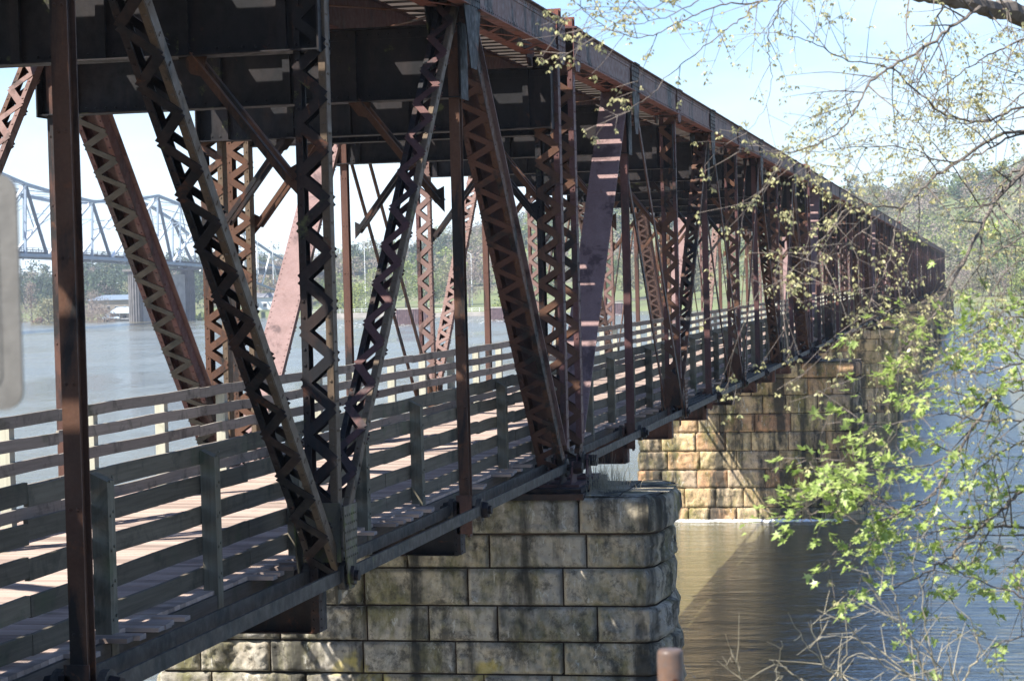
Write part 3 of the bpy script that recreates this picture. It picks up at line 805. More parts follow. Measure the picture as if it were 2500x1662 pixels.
TREES = [
 (75, 735, 17, 4.0, 'cone', F_bare, 'tall bare brown conical tree on the far bank at the left edge'),
 (93, 738, 5, 2.4, 'round', F_pink, 'small pink blossoming tree on the far bank beside the tall bare tree'),
 (116, 712, 11.5, 5.2, 'round', F_olive, 'pale olive round tree standing close to the far shoreline by the parked white van'),
 (30, 760, 10, 5, 'round', F_bare, 'bare bushy tree at the extreme left of the far bank'),
 (160, 745, 9, 5, 'vase', F_bare, 'bare tree on the far bank behind the foreground rusty post'),
 (205, 728, 10, 5, 'vase', F_bare, 'bare spreading grey tree left of the white pavilion'),
 (236, 735, 9, 4, 'vase', F_bare, 'thin bare tree close beside the white pavilion'),
 (256, 722, 8, 3.4, 'vase', F_bare, 'small bare tree directly in front of the low blue-grey roofed building'),
 (222, 760, 12, 5.5, 'round', F_bare, 'tall bare tree behind the parked white van'),
 (330, 800, 12, 5, 'round', F_olive, 'olive tree rising behind the concrete bridge pier'),
 (500, 700, 6, 3.4, 'round', F_green, 'low round green bush-like tree right of the concrete bridge pier'),
 (560, 760, 10, 5, 'vase', F_bare, 'bare tree behind the walkway end of the concrete pier'),
 (760, 730, 13, 5, 'vase', F_bare, 'grey bare tree left of the bright lime tree on the far bank'),
 (868, 690, 13.5, 6.0, 'round', F_lime, 'bright lime-green spreading tree on the promenade'),
 (820, 720, 11, 5, 'round', F_green, 'green tree immediately behind the lime tree on the promenade'),
 (930, 730, 12, 5, 'vase', F_olive, 'olive budding tree right of the lime tree on the promenade'),
 (990, 735, 15, 5, 'round', F_lime, 'tall pale lime tree behind the first sheet-pile wall'),
 (1040, 720, 11, 4.5, 'round', F_green, 'green tree between the first sheet-pile wall and the rusty hanger'),
 (1095, 730, 14, 5, 'vase', F_olive, 'olive tree on the far bank seen behind the lit lattice post'),
 (1145, 700, 13, 4.8, 'vase', F_bare, 'dark bare tree on the lawn between the two sheet-pile walls'),
 (1225, 645, 8.5, 4, 'round', F_lime, 'bright green small tree on top of the second sheet-pile wall'),
 (1320, 700, 12, 5, 'round', F_green, 'green tree seen through the wide maroon lattice of the second span'),
 (1480, 700, 16, 5.5, 'round', F_green, 'tall green tree right of the wide maroon cover plate'),
 (1540, 720, 14, 6, 'vase', F_olive, 'olive tree on the far bank behind the second span'),
 (1680, 690, 12, 5, 'vase', F_olive, 'olive tree on the far bank behind the middle of the second span'),
 (2335, 620, 8, 4.5, 'vase', F_bare, 'bare waterside tree just right of the far end of the old bridge'),
 (2375, 610, 7.5, 4.5, 'vase', F_bare, 'second bare waterside tree right of the far end of the old bridge'),
 (2420, 606, 8.5, 5, 'vase', F_olive, 'olive waterside tree right of the two bare ones past the bridge end'),
 (2465, 600, 7, 5, 'vase', F_bare, 'bare tree at the water near the right edge of the view'),
 (2500, 596, 6, 4, 'round', F_lime, 'lime bush-like tree at the water at the right edge of the view'),
]
for i, (x, dp, h, R, sh, mt, lb) in enumerate(TREES):
    tree_thing(lb, spot(x, dp), h, R, sh, mt, 100 + i, 1500 if mt is not F_bare else 1900, .40 if mt is not F_bare else .2, 'trees along the far river bank')

# wooded hillside
rs = np.random.default_rng(5); rn = random.Random(5); QS = []; MI = []
def forest(nn, xr, yr, name):
    QS = []; MI = []; cnt = 0
    while cnt < nn:
        x = rn.uniform(*xr); y = rn.uniform(*yr)
        d = y - shore_y(x)
        v = Vector((x, y, 0)) - CAM; ax = v.dot(RT) / max(1, v.dot(FW)) * F_PX + 1250
        if ax < -80 or ax > 2620 or d < (75 if x < -60 else 24): continue
        if x < -200 and d < 75: continue
        cnt += 1
        z = land_h(x, y); q = noise.noise(Vector((x * .012, y * .012, 3))) + rn.uniform(-.35, .35)
        left = ax < 620
        if left: k = 4 if q > -.22 else (3 if q > -.45 else 2)
        else: k = 0 if q > .32 else (1 if q > .22 else (2 if q > -.02 else (3 if q > -.42 else 4)))
        h = rn.uniform(8, 14.5) if k != 4 else rn.uniform(10, 17); R = h * rn.uniform(.30, .42)
        n = 210 if k != 3 else 260
        Q = crown_quads(rs, n, R, h * .12, h, .62 if k != 3 else .40, 14, 'cone' if (k == 4 and rn.random() < .5) else 'round')
        QS.append(Q + np.array([x, y, z])); MI.append(np.full(n, k))
    o = quads_obj(name, np.concatenate(QS), None, None, [F_green, F_lime, F_olive, F_bare, F_pine], np.concatenate(MI))
    return o
tag(forest(1500, (-470, 60), (600, 1130), 'hillside_woodland'), 'mixed spring woodland of bare, olive and green trees covering the far hills', 'woodland', kind='stuff')

M_white = plain('white_paint', (.75, .76, .76), .5, .4, .05)
M_roof2 = plain('blue_grey_roof', (.17, .22, .28), .5, .4, .08)
M_roof = plain('pale_blue_metal_roof', (.42, .52, .60), .45, .5, .08)
M_glass = plain('dark_glass', (.03, .04, .05), .12, .6, .1)
M_conc = plain('pale_concrete', (.36, .33, .29), .9, .2, .25, .5)
M_conc2 = plain('grey_concrete', (.125, .118, .115), .9, .2, .3, .35)
M_tyre = plain('black_rubber', (.02, .02, .02), .9, .2)
M_silver = plain('silver_blue_bridge_paint', (.24, .30, .37), .5, .4, .12, .5)
M_silver2 = plain('dark_silver_bridge_paint', (.10, .13, .17), .6, .3, .15, .5)

def building(label, loc, rz, w, d, h, roof_h, wall, roof, floors=2, porch=True, name='building'):
    B = thing(name, label, 'building', loc, rz=rz)
    m = MB(); m.box(-w / 2, w / 2, 0, d, -1, h); wl = put(m, 'wall', wall, B)
    r = MB(); o = .6
    v = [(-w / 2 - o, -o - (2.2 if porch else 0), h), (w / 2 + o, -o - (2.2 if porch else 0), h), (w / 2 + o, d + o, h), (-w / 2 - o, d + o, h), (-w / 4, d / 2, h + roof_h), (w / 4, d / 2, h + roof_h)]
    r.add(v, [(0, 1, 5, 4), (1, 2, 5), (2, 3, 4, 5), (3, 0, 4), (3, 2, 1, 0)]); put(r, 'roof', roof, B)
    n = max(3, int(w / 2.6))
    for f in range(floors):
        for i in range(n):
            x = -w / 2 + w * (i + .5) / n; z = .9 + f * (h / floors)
            g = MB(); g.box(x - .55, x + .55, -.06, -.01, z, z + 1.25); a = put(g, 'window', M_glass, B)
            g = MB(); g.box(x - .65, x + .65, -.09, -.065, z - .1, z - .0); g.box(x - .65, x + .65, -.09, -.065, z + 1.25, z + 1.35); put(g, 'frame', M_white, a)
    if porch:
        for i in range(n + 1):
            x = -w / 2 + w * i / n; g = MB(); g.box(x - .12, x + .12, -2.3, -2.06, -1, h); put(g, 'column', M_white, B)
        for f in range(1, floors): 
            g = MB(); g.box(-w / 2, w / 2, -2.4, -.1, f * h / floors - .15, f * h / floors); g.box(-w / 2, w / 2, -2.4, -2.34, f * h / floors + .75, f * h / floors + .95); put(g, 'balcony', M_white, B)
    return B
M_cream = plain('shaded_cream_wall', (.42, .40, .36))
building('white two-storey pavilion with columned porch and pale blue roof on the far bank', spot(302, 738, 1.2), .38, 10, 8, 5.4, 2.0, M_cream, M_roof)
building('small white pavilion with a pointed roof left of the two-storey one', spot(268, 736, 1.2), .38, 5.0, 5, 3.8, 1.5, M_white, M_roof, 1)
building('long low building with a blue-grey roof behind the white pavilion', spot(283, 790, .5), .38, 20, 10, 4.4, 1.8, plain('tan_wall', (.3, .25, .2)), M_roof2, 1, False)
building('low white building with a dark roof seen right of the concrete bridge pier', spot(655, 760), .3, 16, 8, 4.2, 1.5, M_white, plain('grey_roof', (.2, .2, .21)), 1, False)
building('beige flat office block on the hilltop at the right edge', px(2512, 540, 930) , -.1, 16, 12, 12, 1.0, plain('beige_wall', (.42, .36, .34)), plain('flat_roof', (.35, .33, .32)), 3, False)
building('white house with a pale roof on the hilltop left of the beige office block', px(2455, 535, 900), -.1, 12, 8, 4, 2.2, M_white, M_conc, 1, False)

def car(label, loc, rz, col, van=False):
    T = thing('parked_car', label, 'car', loc, 'cars parked on the far bank', rz)
    body = M_white if col == 'w' else plain(col + '_car_paint', {'silver': (.45, .47, .5), 'grey': (.22, .23, .25), 'red': (.4, .04, .04), 'blue': (.06, .1, .22)}[col], .3, .5, .05)
    h = 2.0 if van else 1.5; m = MB()
    m.prism([(-2.2, .35), (2.2, .35), (2.25, .75), (1.3 if not van else 2.0, .95), (.75 if not van else 1.6, h - .1), (.5 if not van else 1.4, h), (-1.3 if not van else -2.1, h), (-1.6 if not van else -2.2, h - .08), (-2.2, .95)], -.88, .88, axis=1)
    put(m, 'body', body, T)
    for s in (-1, 1):
        w = MB(); ys = sorted((s * .885, s * .90)); w.prism([(-1.5, 1.0), (1.15, 1.0), (.62 if not van else 1.3, h - .14), (-1.3, h - .14)], ys[0], ys[1], axis=1); put(w, 'side_window', M_glass, T)
        for x in (-1.35, 1.4):
            c = MB(); c.cyl((x, s * .7, .34), (x, s * .93, .34), .34, n=12); q = put(c, 'wheel', M_tyre, T)
            c = MB(); c.cyl((x, s * .935, .34), (x, s * .94, .34), .2, n=10); put(c, 'rim', body, q)
    return T
for x, dp, col, van, lb, rz in [(142, 722, 'w', True, 'white van by the water at the left, partly behind the foreground rusty post', .4), (212, 716, 'w', True, 'white van parked left of the pavilion on the far bank', .35), (240, 724, 'blue', False, 'dark blue car parked between the white van and the grey car', .3), (273, 716, 'grey', False, 'dark grey car parked in front of the white pavilion', .3), (306, 713, 'silver', False, 'silver car parked closest to the concrete bridge pier', .35), (228, 735, 'red', False, 'red car half hidden behind the row parked by the pavilion', .3)]:
    car(lb, spot(x, dp, .02), rz, col, van)

# promenade wall, sheet piling, playground, fence
def long_wall(name, label, cat, x0, x1, dpt, z0, z1, th, mat, ribs=False, depth2=None):
    a = px(x0, 760, dpt); b = px(x1, 760, depth2 or dpt); a.z = b.z = 0; T = thing(name, label, cat, (a.x, a.y, z0), rz=math.atan2(b.y - a.y, b.x - a.x))
    ln = (b - a).length; m = MB(); m.box(0, ln, 0, th, 0, z1 - z0); put(m, 'wall_body', mat, T)
    if ribs:
        m = MB(); n = int(ln / .55)
        for i in range(n): m.box(i * .55, i * .55 + .28, -.2, -.003, 0, z1 - z0 - .02)
        for i in range(int(th / .55)):
            m.box(ln + .003, ln + .2, i * .55, i * .55 + .28, 0, z1 - z0 - .02)
        put(m, 'sheet_piles', mat, T)
        m = MB(); m.box(-.1, ln + .1, -.25, th + .1, z1 - z0, z1 - z0 + .2); put(m, 'cap', M_conc, T)
    return T
M_pile = plain('rusty_sheet_pile', (.16, .10, .10), .8, .2, .35, 1.5)
long_wall('promenade_wall', 'pale concrete promenade wall along the water below the lime tree', 'wall', 740, 968, 668, ZW - .5, ZW + 1.5, 1.0, M_conc)
long_wall('sheet_pile_wall', 'rust-purple sheet-pile wall in the water left of the lit lattice post', 'retaining wall', 966, 1052, 528, ZW - 1, ZW + 3.6, 9, M_pile, True)
long_wall('sheet_pile_wall', 'rust-purple sheet-pile wall below the small bright green tree', 'retaining wall', 1184, 1262, 566, ZW - 1, ZW + 2.9, 9, M_pile, True)
long_wall('sheet_pile_wall', 'rust-purple sheet-pile wall seen just right of the maroon cover plate', 'retaining wall', 1440, 1520, 600, ZW - 1, ZW + 3.0, 8, M_pile, True)
long_wall('seawall', 'low concrete seawall on the shore between the two sheet-pile walls', 'wall', 1050, 1190, 640, ZW - .5, ZW + 1.2, .8, M_conc)
def fence_line(label, x0, x1, dp, zb):
    a = px(x0, 760, dp); b = px(x1, 760, dp); T = thing('guard_rail', label, 'railing', (a.x, a.y, zb), rz=math.atan2(b.y - a.y, b.x - a.x)); ln = math.hypot(b.x - a.x, b.y - a.y)
    for z in (.5, 1.05):
        m = MB(); m.box(0, ln, -.04, .04, z, z + .09); put(m, 'rail', M_white, T)
    n = int(ln / 2.2)
    for i in range(n + 1):
        m = MB(); m.box(i * 2.2 - .06, i * 2.2 + .06, -.06, .06, -.2, 1.2); put(m, 'post', M_white, T)
fence_line('white railing on the promenade wall below the lime tree', 742, 966, 668.5, ZW + 1.5)
fence_line('white railing on the lawn between the sheet-pile walls', 1060, 1186, 641, ZW + 1.2)
M_yel = plain('yellow_plastic', (.75, .48, .05), .5, .4, .05)
def play(x, dp, label):
    T = thing('play_structure', label, 'playground', spot(x, dp)); m = MB()
    for sx in (-1.2, 1.2):
        for sy in (-1.2, 1.2): m.box(sx - .1, sx + .1, sy - .1, sy + .1, -.3, 3.0)
    put(m, 'frame', M_yel, T); m = MB(); m.add([(-1.6, -1.6, 3), (1.6, -1.6, 3), (1.6, 1.6, 3), (-1.6, 1.6, 3), (0, 0, 4.3)], [(0, 1, 4), (1, 2, 4), (2, 3, 4), (3, 0, 4), (3, 2, 1, 0)]); put(m, 'roof', M_white, T)
    m = MB(); m.box(-1.1, 1.1, -1.1, 1.1, 1.1, 1.3); m.bar((1.2, 0, 1.3), (3.6, 0, .2), .8, .08, (0, 1, 0)); put(m, 'slide', M_yel, T)
play(772, 690, 'yellow play structure left of the rusty hanger on the promenade')
play(836, 700, 'yellow play structure with a white roof right under the lime tree')
def lamp(label, base, h, arms, rz=0):
    T = thing('street_lamp', label, 'street lamp', base, 'street lamps beyond the river', rz); m = MB(); m.cyl((0, 0, 0), (0, 0, h), .16, .09, 8); put(m, 'pole', M_white, T)
    for s in arms:
        m = MB(); m.tube([Vector((0, 0, h - .1)), Vector((s * 1.5, 0, h + .7)), Vector((s * 3.4, 0, h + 1.0))], [.09, .08, .06], 6); m.box(min(s * 3.3, s * 4.3), max(s * 3.3, s * 4.3), -.2, .2, h + .88, h + 1.08); put(m, 'arm', M_white, T)
b0 = px(668, 700, 790); lamp('tall street lamp with one arm just left of the pink cover plate', (b0.x, b0.y, 4.5), 22 , (-1,))
b0 = px(632, 700, 780); lamp('street lamp with one arm rising over the road bridge deck end', (b0.x, b0.y, 8), 12, (1,))
b0 = spot(892, 740); lamp('white street lamp leaning its arm left above the lime tree', b0, 22, (-1,))
b0 = spot(1152, 730); lamp('thin street lamp on the lawn behind the sheet-pile walls', b0, 17, (-1,))

# ------------------------------------------------------------------ the steel road bridge
def bd(x): return 567 + x / 480 * 165
RB = thing('road_bridge', 'big silver-blue steel truss road bridge with arched top chords crossing the river upstream', 'bridge', (px(300, 700, bd(300)).x, px(300, 700, bd(300)).y, 0))
RBo = Vector(RB.location)
def bp(x, y): return px(x, y, bd(x)) - RBo
dirb = (bp(500, 640) - bp(0, 628)); dirb.z = 0; dirb.normalize(); perp = Vector((-dirb.y, dirb.x, 0)) * 10.5
topn = [(-130, 385), (-20, 415), (62, 450), (143, 474), (225, 492), (305, 492), (385, 478), (440, 500), (495, 535), (548, 585)]
topn2 = [(548, 585), (593, 566), (625, 592), (660, 616), (705, 640), (760, 655)]
botn = [(-130, 618), (-55, 620), (30, 622), (115, 624), (192, 628), (270, 632), (345, 637), (420, 643), (480, 648), (548, 655)]
lown = [(500, 648), (560, 665), (620, 688), (680, 712), (740, 728)]
for off, tn in ((Vector((0, 0, 0)), 0), (perp, 1)):
    def seg(a, b, w, nm, mt=None):
        A = bp(*a) + off; B = bp(*b) + off
        # keep the back truss at the same world height as the front one
        m = MB(); m.bar(A, B, w, w, (0, 0, 1) if abs((B - A).normalized().z) < .9 else (1, 0, 0)); put(m, nm, mt or M_silver, RB)
    for a, b in zip(topn, topn[1:]): seg(a, b, .85, 'top_chord')
    for a, b in zip(topn2, topn2[1:]): seg(a, b, .7, 'top_chord')
    for a, b in zip(botn, botn[1:]): seg(a, b, .9, 'bottom_chord')
    for a, b in zip(lown, lown[1:]): seg(a, b, .7, 'lower_chord')
    tops = topn[0::2]; bots = botn[1::2]
    for i, tp in enumerate(topn):
        bx = tp[0]; by = 617 + (bx + 130) * .056
        seg(tp, (bx, by), .38 if i % 2 else .55, 'vertical_post', M_silver)
    T2 = [topn[0], topn[2], topn[4], topn[6], topn[8]]; B2 = [botn[1], botn[3], botn[5], botn[7], botn[9]]
    for i in range(5):
        seg(T2[i], B2[i], .75, 'diagonal', M_silver2)
        if i: seg(T2[i], B2[i - 1], .75, 'diagonal', M_white)
    for i in range(1, 5):
        mt_ = ((T2[i][0] + B2[i][0]) / 2, (T2[i][1] + B2[i][1]) / 2); tt = topn[2 * i + 1] if 2 * i + 1 < len(topn) else topn[-1]
        seg(mt_, tt, .3, 'sub_diagonal'); mm = ((T2[i][0] + B2[i - 1][0]) / 2, (T2[i][1] + B2[i - 1][1]) / 2); seg(mm, topn[2 * i - 1], .3, 'sub_diagonal'); seg(mm, (topn[2 * i - 1][0], mm[1] + 4), .25, 'sub_strut')
    for a, b in [((593, 566), (560, 660)), ((593, 566), (625, 672)), ((593, 566), (595, 664)), ((625, 592), (628, 690)), ((660, 616), (640, 695)), ((660, 616), (684, 712)), ((548, 585), (548, 655))]: seg(a, b, .4, 'diagonal', M_silver2 if a[0] == b[0] else M_white)
for tp in topn + topn2[1:4]:
    m = MB(); A = bp(*tp); m.bar(A, A + perp, .3, .5, (0, 0, 1)); put(m, 'cross_strut', M_silver, RB)
for i, (a, b) in enumerate(zip(topn, topn[1:])):
    m = MB(); A = bp(*a); B = bp(*b); m.bar(A, B + perp, .22, .22, (0, 0, 1)); m.bar(A + perp, B, .22, .22, (0, 0, 1)); put(m, 'top_lateral', M_silver, RB)
for i, tp in enumerate(topn[1:-1]):
    by = 617 + (tp[0] + 130) * .056; h1 = tp[1] + (by - tp[1]) * .3; h2 = tp[1] + (by - tp[1]) * .45
    m = MB(); A = bp(tp[0], h1); m.bar(A, A + perp, .25, .35, (0, 0, 1)); B = bp(tp[0], h2); m.bar(A, B + perp * .5, .2, .2, (0, 0, 1)); m.bar(A + perp, B + perp * .5, .2, .2, (0, 0, 1)); put(m, 'sway_frame', M_silver, RB)
m = MB(); rl = MB(); st = MB(); nd = MB()
bl = botn + [(620, 662), (700, 668), (800, 672), (900, 674)]
for a, b in zip(bl, bl[1:]):
    A = bp(a[0], a[1] - 9); B = bp(b[0], b[1] - 9)
    v = [A + perp * .06, B + perp * .06, B + perp * .94, A + perp * .94]; m.add([q + Vector((0, 0, k)) for k in (-.4, .0) for q in v], [(3, 2, 1, 0), (4, 5, 6, 7), (0, 1, 5, 4), (1, 2, 6, 5), (2, 3, 7, 6), (3, 0, 4, 7)])
    for q in (.08, .92):
        for z in (.5, 1.0): rl.bar(A + perp * q + Vector((0, 0, z)), B + perp * q + Vector((0, 0, z)), .12, .12, (0, 0, 1))
        n = 6
        for i in range(n): P_ = A.lerp(B, i / n) + perp * q; rl.box(P_.x - .08, P_.x + .08, P_.y - .08, P_.y + .08, P_.z, P_.z + 1.05)
    for q in (.2, .4, .6, .8): st.bar(A + perp * q - Vector((0, 0, .8)), B + perp * q - Vector((0, 0, .8)), .3, .75, (1, 0, 0))
    for i in range(3): P_ = A.lerp(B, i / 3) - Vector((0, 0, 1.0)); nd.bar(P_, P_ + perp, .3, 1.0, (1, 0, 0))
put(m, 'road_deck', M_conc2, RB); put(rl, 'deck_railing', M_silver2, RB); put(st, 'deck_stringers', M_silver2, RB); put(nd, 'deck_floor_beams', M_silver2, RB)
# concrete pier
cA = px(333, 785, 706); cB = px(461, 785, 726); P0 = Vector((cA.x, cA.y, 0)); P1 = Vector((cB.x, cB.y, 0))
PT = thing('road_bridge_pier', 'two-shafted concrete pier standing in the river under the silver road bridge', 'bridge pier', (P0.x, P0.y, ZW - 2), rz=math.atan2(P1.y - P0.y, P1.x - P0.x)); dl = (P1 - P0).length
for x in (0, dl):
    m = MB(); v = [(math.cos(i * PI / 8) * 1.9 + x, math.sin(i * PI / 8) * 2.2) for i in range(16)]; m.prism(v, 0, 18.2, axis=2)
    for i in range(16): m.cyl((v[i][0], v[i][1], 0), (v[i][0], v[i][1], 18.0), .28, n=6)
    put(m, 'shaft', M_conc2, PT)
m = MB(); m.box(2.2, dl - 2.2, -.9, .9, 0, 17.0); put(m, 'web_wall', M_conc, PT)
m = MB(); m.box(-2.8, dl + 2.8, -2.8, 2.8, 18.2, 18.9); m.box(-1, 1, -1, 1, 18.9, 19.6); m.box(dl - 1, dl + 1, -1, 1, 18.9, 19.6); put(m, 'cap', M_conc2, PT)

# ------------------------------------------------------------------ foam on the water
M_foam = plain('white_water_foam', (.85, .87, .88), .6, .3, .05, 5)
def foam(label, pts, n, sx, sy, size, seed, hz=.05):
    rn = random.Random(seed); m = MB()
    for i in range(n):
        k = rn.random() * (len(pts) - 1); a = Vector(pts[int(k)]); b = Vector(pts[int(k) + 1]); p = a.lerp(b, k - int(k))
        c = p + Vector((rn.gauss(0, sx), rn.gauss(0, sy), 0)); r = size * rn.uniform(.3, 1.0) ** 1.5; q0 = rn.random() * 6; nn = 7
        v = [(c.x + math.cos(q0 + j * 2 * PI / nn) * r * rn.uniform(.7, 1.8), c.y + math.sin(q0 + j * 2 * PI / nn) * r * rn.uniform(.35, .7), ZW + .004) for j in range(nn)]
        v.append((c.x, c.y, ZW + hz * rn.uniform(.3, 1))); m.add(v, [(j, (j + 1) % nn, nn) for j in range(nn)])
    tag(m.build('foam', M_foam), label, 'foam', kind='stuff')
yb = .68 + STEP - 1.25 - .3
foam('white foam lapping at the foot of the tan sandstone pier', [(-6.9, yb - .05, 0), (-3, yb - .22, 0), (.6, yb - .30, 0)], 430, .5, .20, .16, 1, .06)
for i, (x0, x1, dp) in enumerate([(940, 1060, 520), (1180, 1290, 560), (1430, 1530, 594), (780, 960, 548)]):
    a = px(x0, 790, dp); b = px(x1, 790, dp); foam('white rapids in front of the %s' % ['first sheet-pile wall', 'second sheet-pile wall', 'third sheet-pile wall', 'promenade'][i], [(a.x, a.y, 0), (b.x, b.y, 0)], 45, 6, 14, .5, 20 + i, .06)

# ------------------------------------------------------------------ near things: sign, pipe post
M_sign = steel('grey_aluminium_sign_back', (.33, .315, .29), (.45, .43, .395), rust=(.2, .17, .14), rust_amt=.2, dark=(.17, .16, .145), dark_amt=.3, rough=.5)
sx0 = px(48, 718, 3.4)
SG = thing('sign_back', 'weathered grey rounded metal sign edge close to the camera at the left', 'sign', px(-170, 718, 3.4), rz=YAW)
def rrect(w, h, r, n=6):
    out_ = []
    for cx, cy, a0 in ((w / 2 - r, h / 2 - r, 0), (-w / 2 + r, h / 2 - r, 90), (-w / 2 + r, -h / 2 + r, 180), (w / 2 - r, -h / 2 + r, 270)):
        for i in range(n + 1):
            a = math.radians(a0 + 90 * i / n); out_.append((cx + r * math.cos(a), cy + r * math.sin(a)))
    return out_
m = MB(); m.prism(rrect(.278, .365, .03), -.006, .006, axis=1); sg_ = put(m, 'panel', M_sign, SG)
m = MB(); o1 = rrect(.216, .303, .026); o2 = rrect(.213, .300, .025); n = len(o1)
m.add([(p[0], y, p[1]) for p in o1 for y in (-.0072,)] + [(p[0], -.0072, p[1]) for p in o2] + [(p[0], -.0062, p[1]) for p in o1] + [(p[0], -.0062, p[1]) for p in o2],
      [(i, (i + 1) % n, n + (i + 1) % n, n + i) for i in range(n)] + [(i, 2 * n + i, 2 * n + (i + 1) % n, (i + 1) % n) for i in range(n)] + [(n + i, n + (i + 1) % n, 3 * n + (i + 1) % n, 3 * n + i) for i in range(n)])
put(m, 'raised_rim', M_sign, sg_)
m = MB(); m.box(-.03, .03, .007, .05, -1.75, .2); put(m, 'post', M_brown, SG)
bp0 = px(1636, 1585, 5.0)
PP = thing('pipe_post', 'short rusty steel pipe post standing at the bottom edge in front of the pier', 'post', (bp0.x, bp0.y, 1.2))
m = MB(); hh = bp0.z - 1.2; r = .0300; ring = [(r, 0), (r, hh - .008), (r * .93, hh - .002), (r * .8, hh + .001), (0.0001, hh + .001)]; vs = []; nn = 28
for (rr, z) in ring:
    for i in range(nn): vs.append((rr * math.cos(i * 2 * PI / nn), rr * math.sin(i * 2 * PI / nn), z))
fs = [(j * nn + i, j * nn + (i + 1) % nn, (j + 1) * nn + (i + 1) % nn, (j + 1) * nn + i) for j in range(len(ring) - 1) for i in range(nn)]
obj('pipe', vs, fs, steel('brown_painted_pipe', (.20, .145, .12), (.28, .21, .18), rust=(.34, .17, .09), rust_amt=.35, dark=(.09, .06, .05), dark_amt=.3, rough=.35), PP, smooth=True)
m = MB(); c0 = Vector((.012, -.0245, hh - .067)); nr = Vector((.35, -.93, 0)).normalized(); m.cyl(c0, c0 + nr * .006, .006, n=12); put(m, 'bolt_hole_shade', M_black, PP)  # black disc standing in for the shade inside the bolt hole

# weeds on the pier
rn = random.Random(77); m = MB()
for i in range(240):
    x = rn.gauss(.62, .22); y = .55 + rn.gauss(0, .3); h = rn.uniform(.08, .42) * (1.6 if rn.random() < .08 else 1)
    if x < .42: continue
    b0 = Vector((x, y, -.40)); a = rn.uniform(0, 6.28); l = rn.uniform(.02, .16)
    m.tube([b0, b0 + Vector((math.cos(a) * l * .3, math.sin(a) * l * .3, h * .55)), b0 + Vector((math.cos(a) * l, math.sin(a) * l, h))], [.004, .003, .0012], 3)
tag(m.build('dry_weeds', M_twig), 'dry straw-coloured weeds growing on the near pier beside the shoe', 'weeds', kind='stuff')

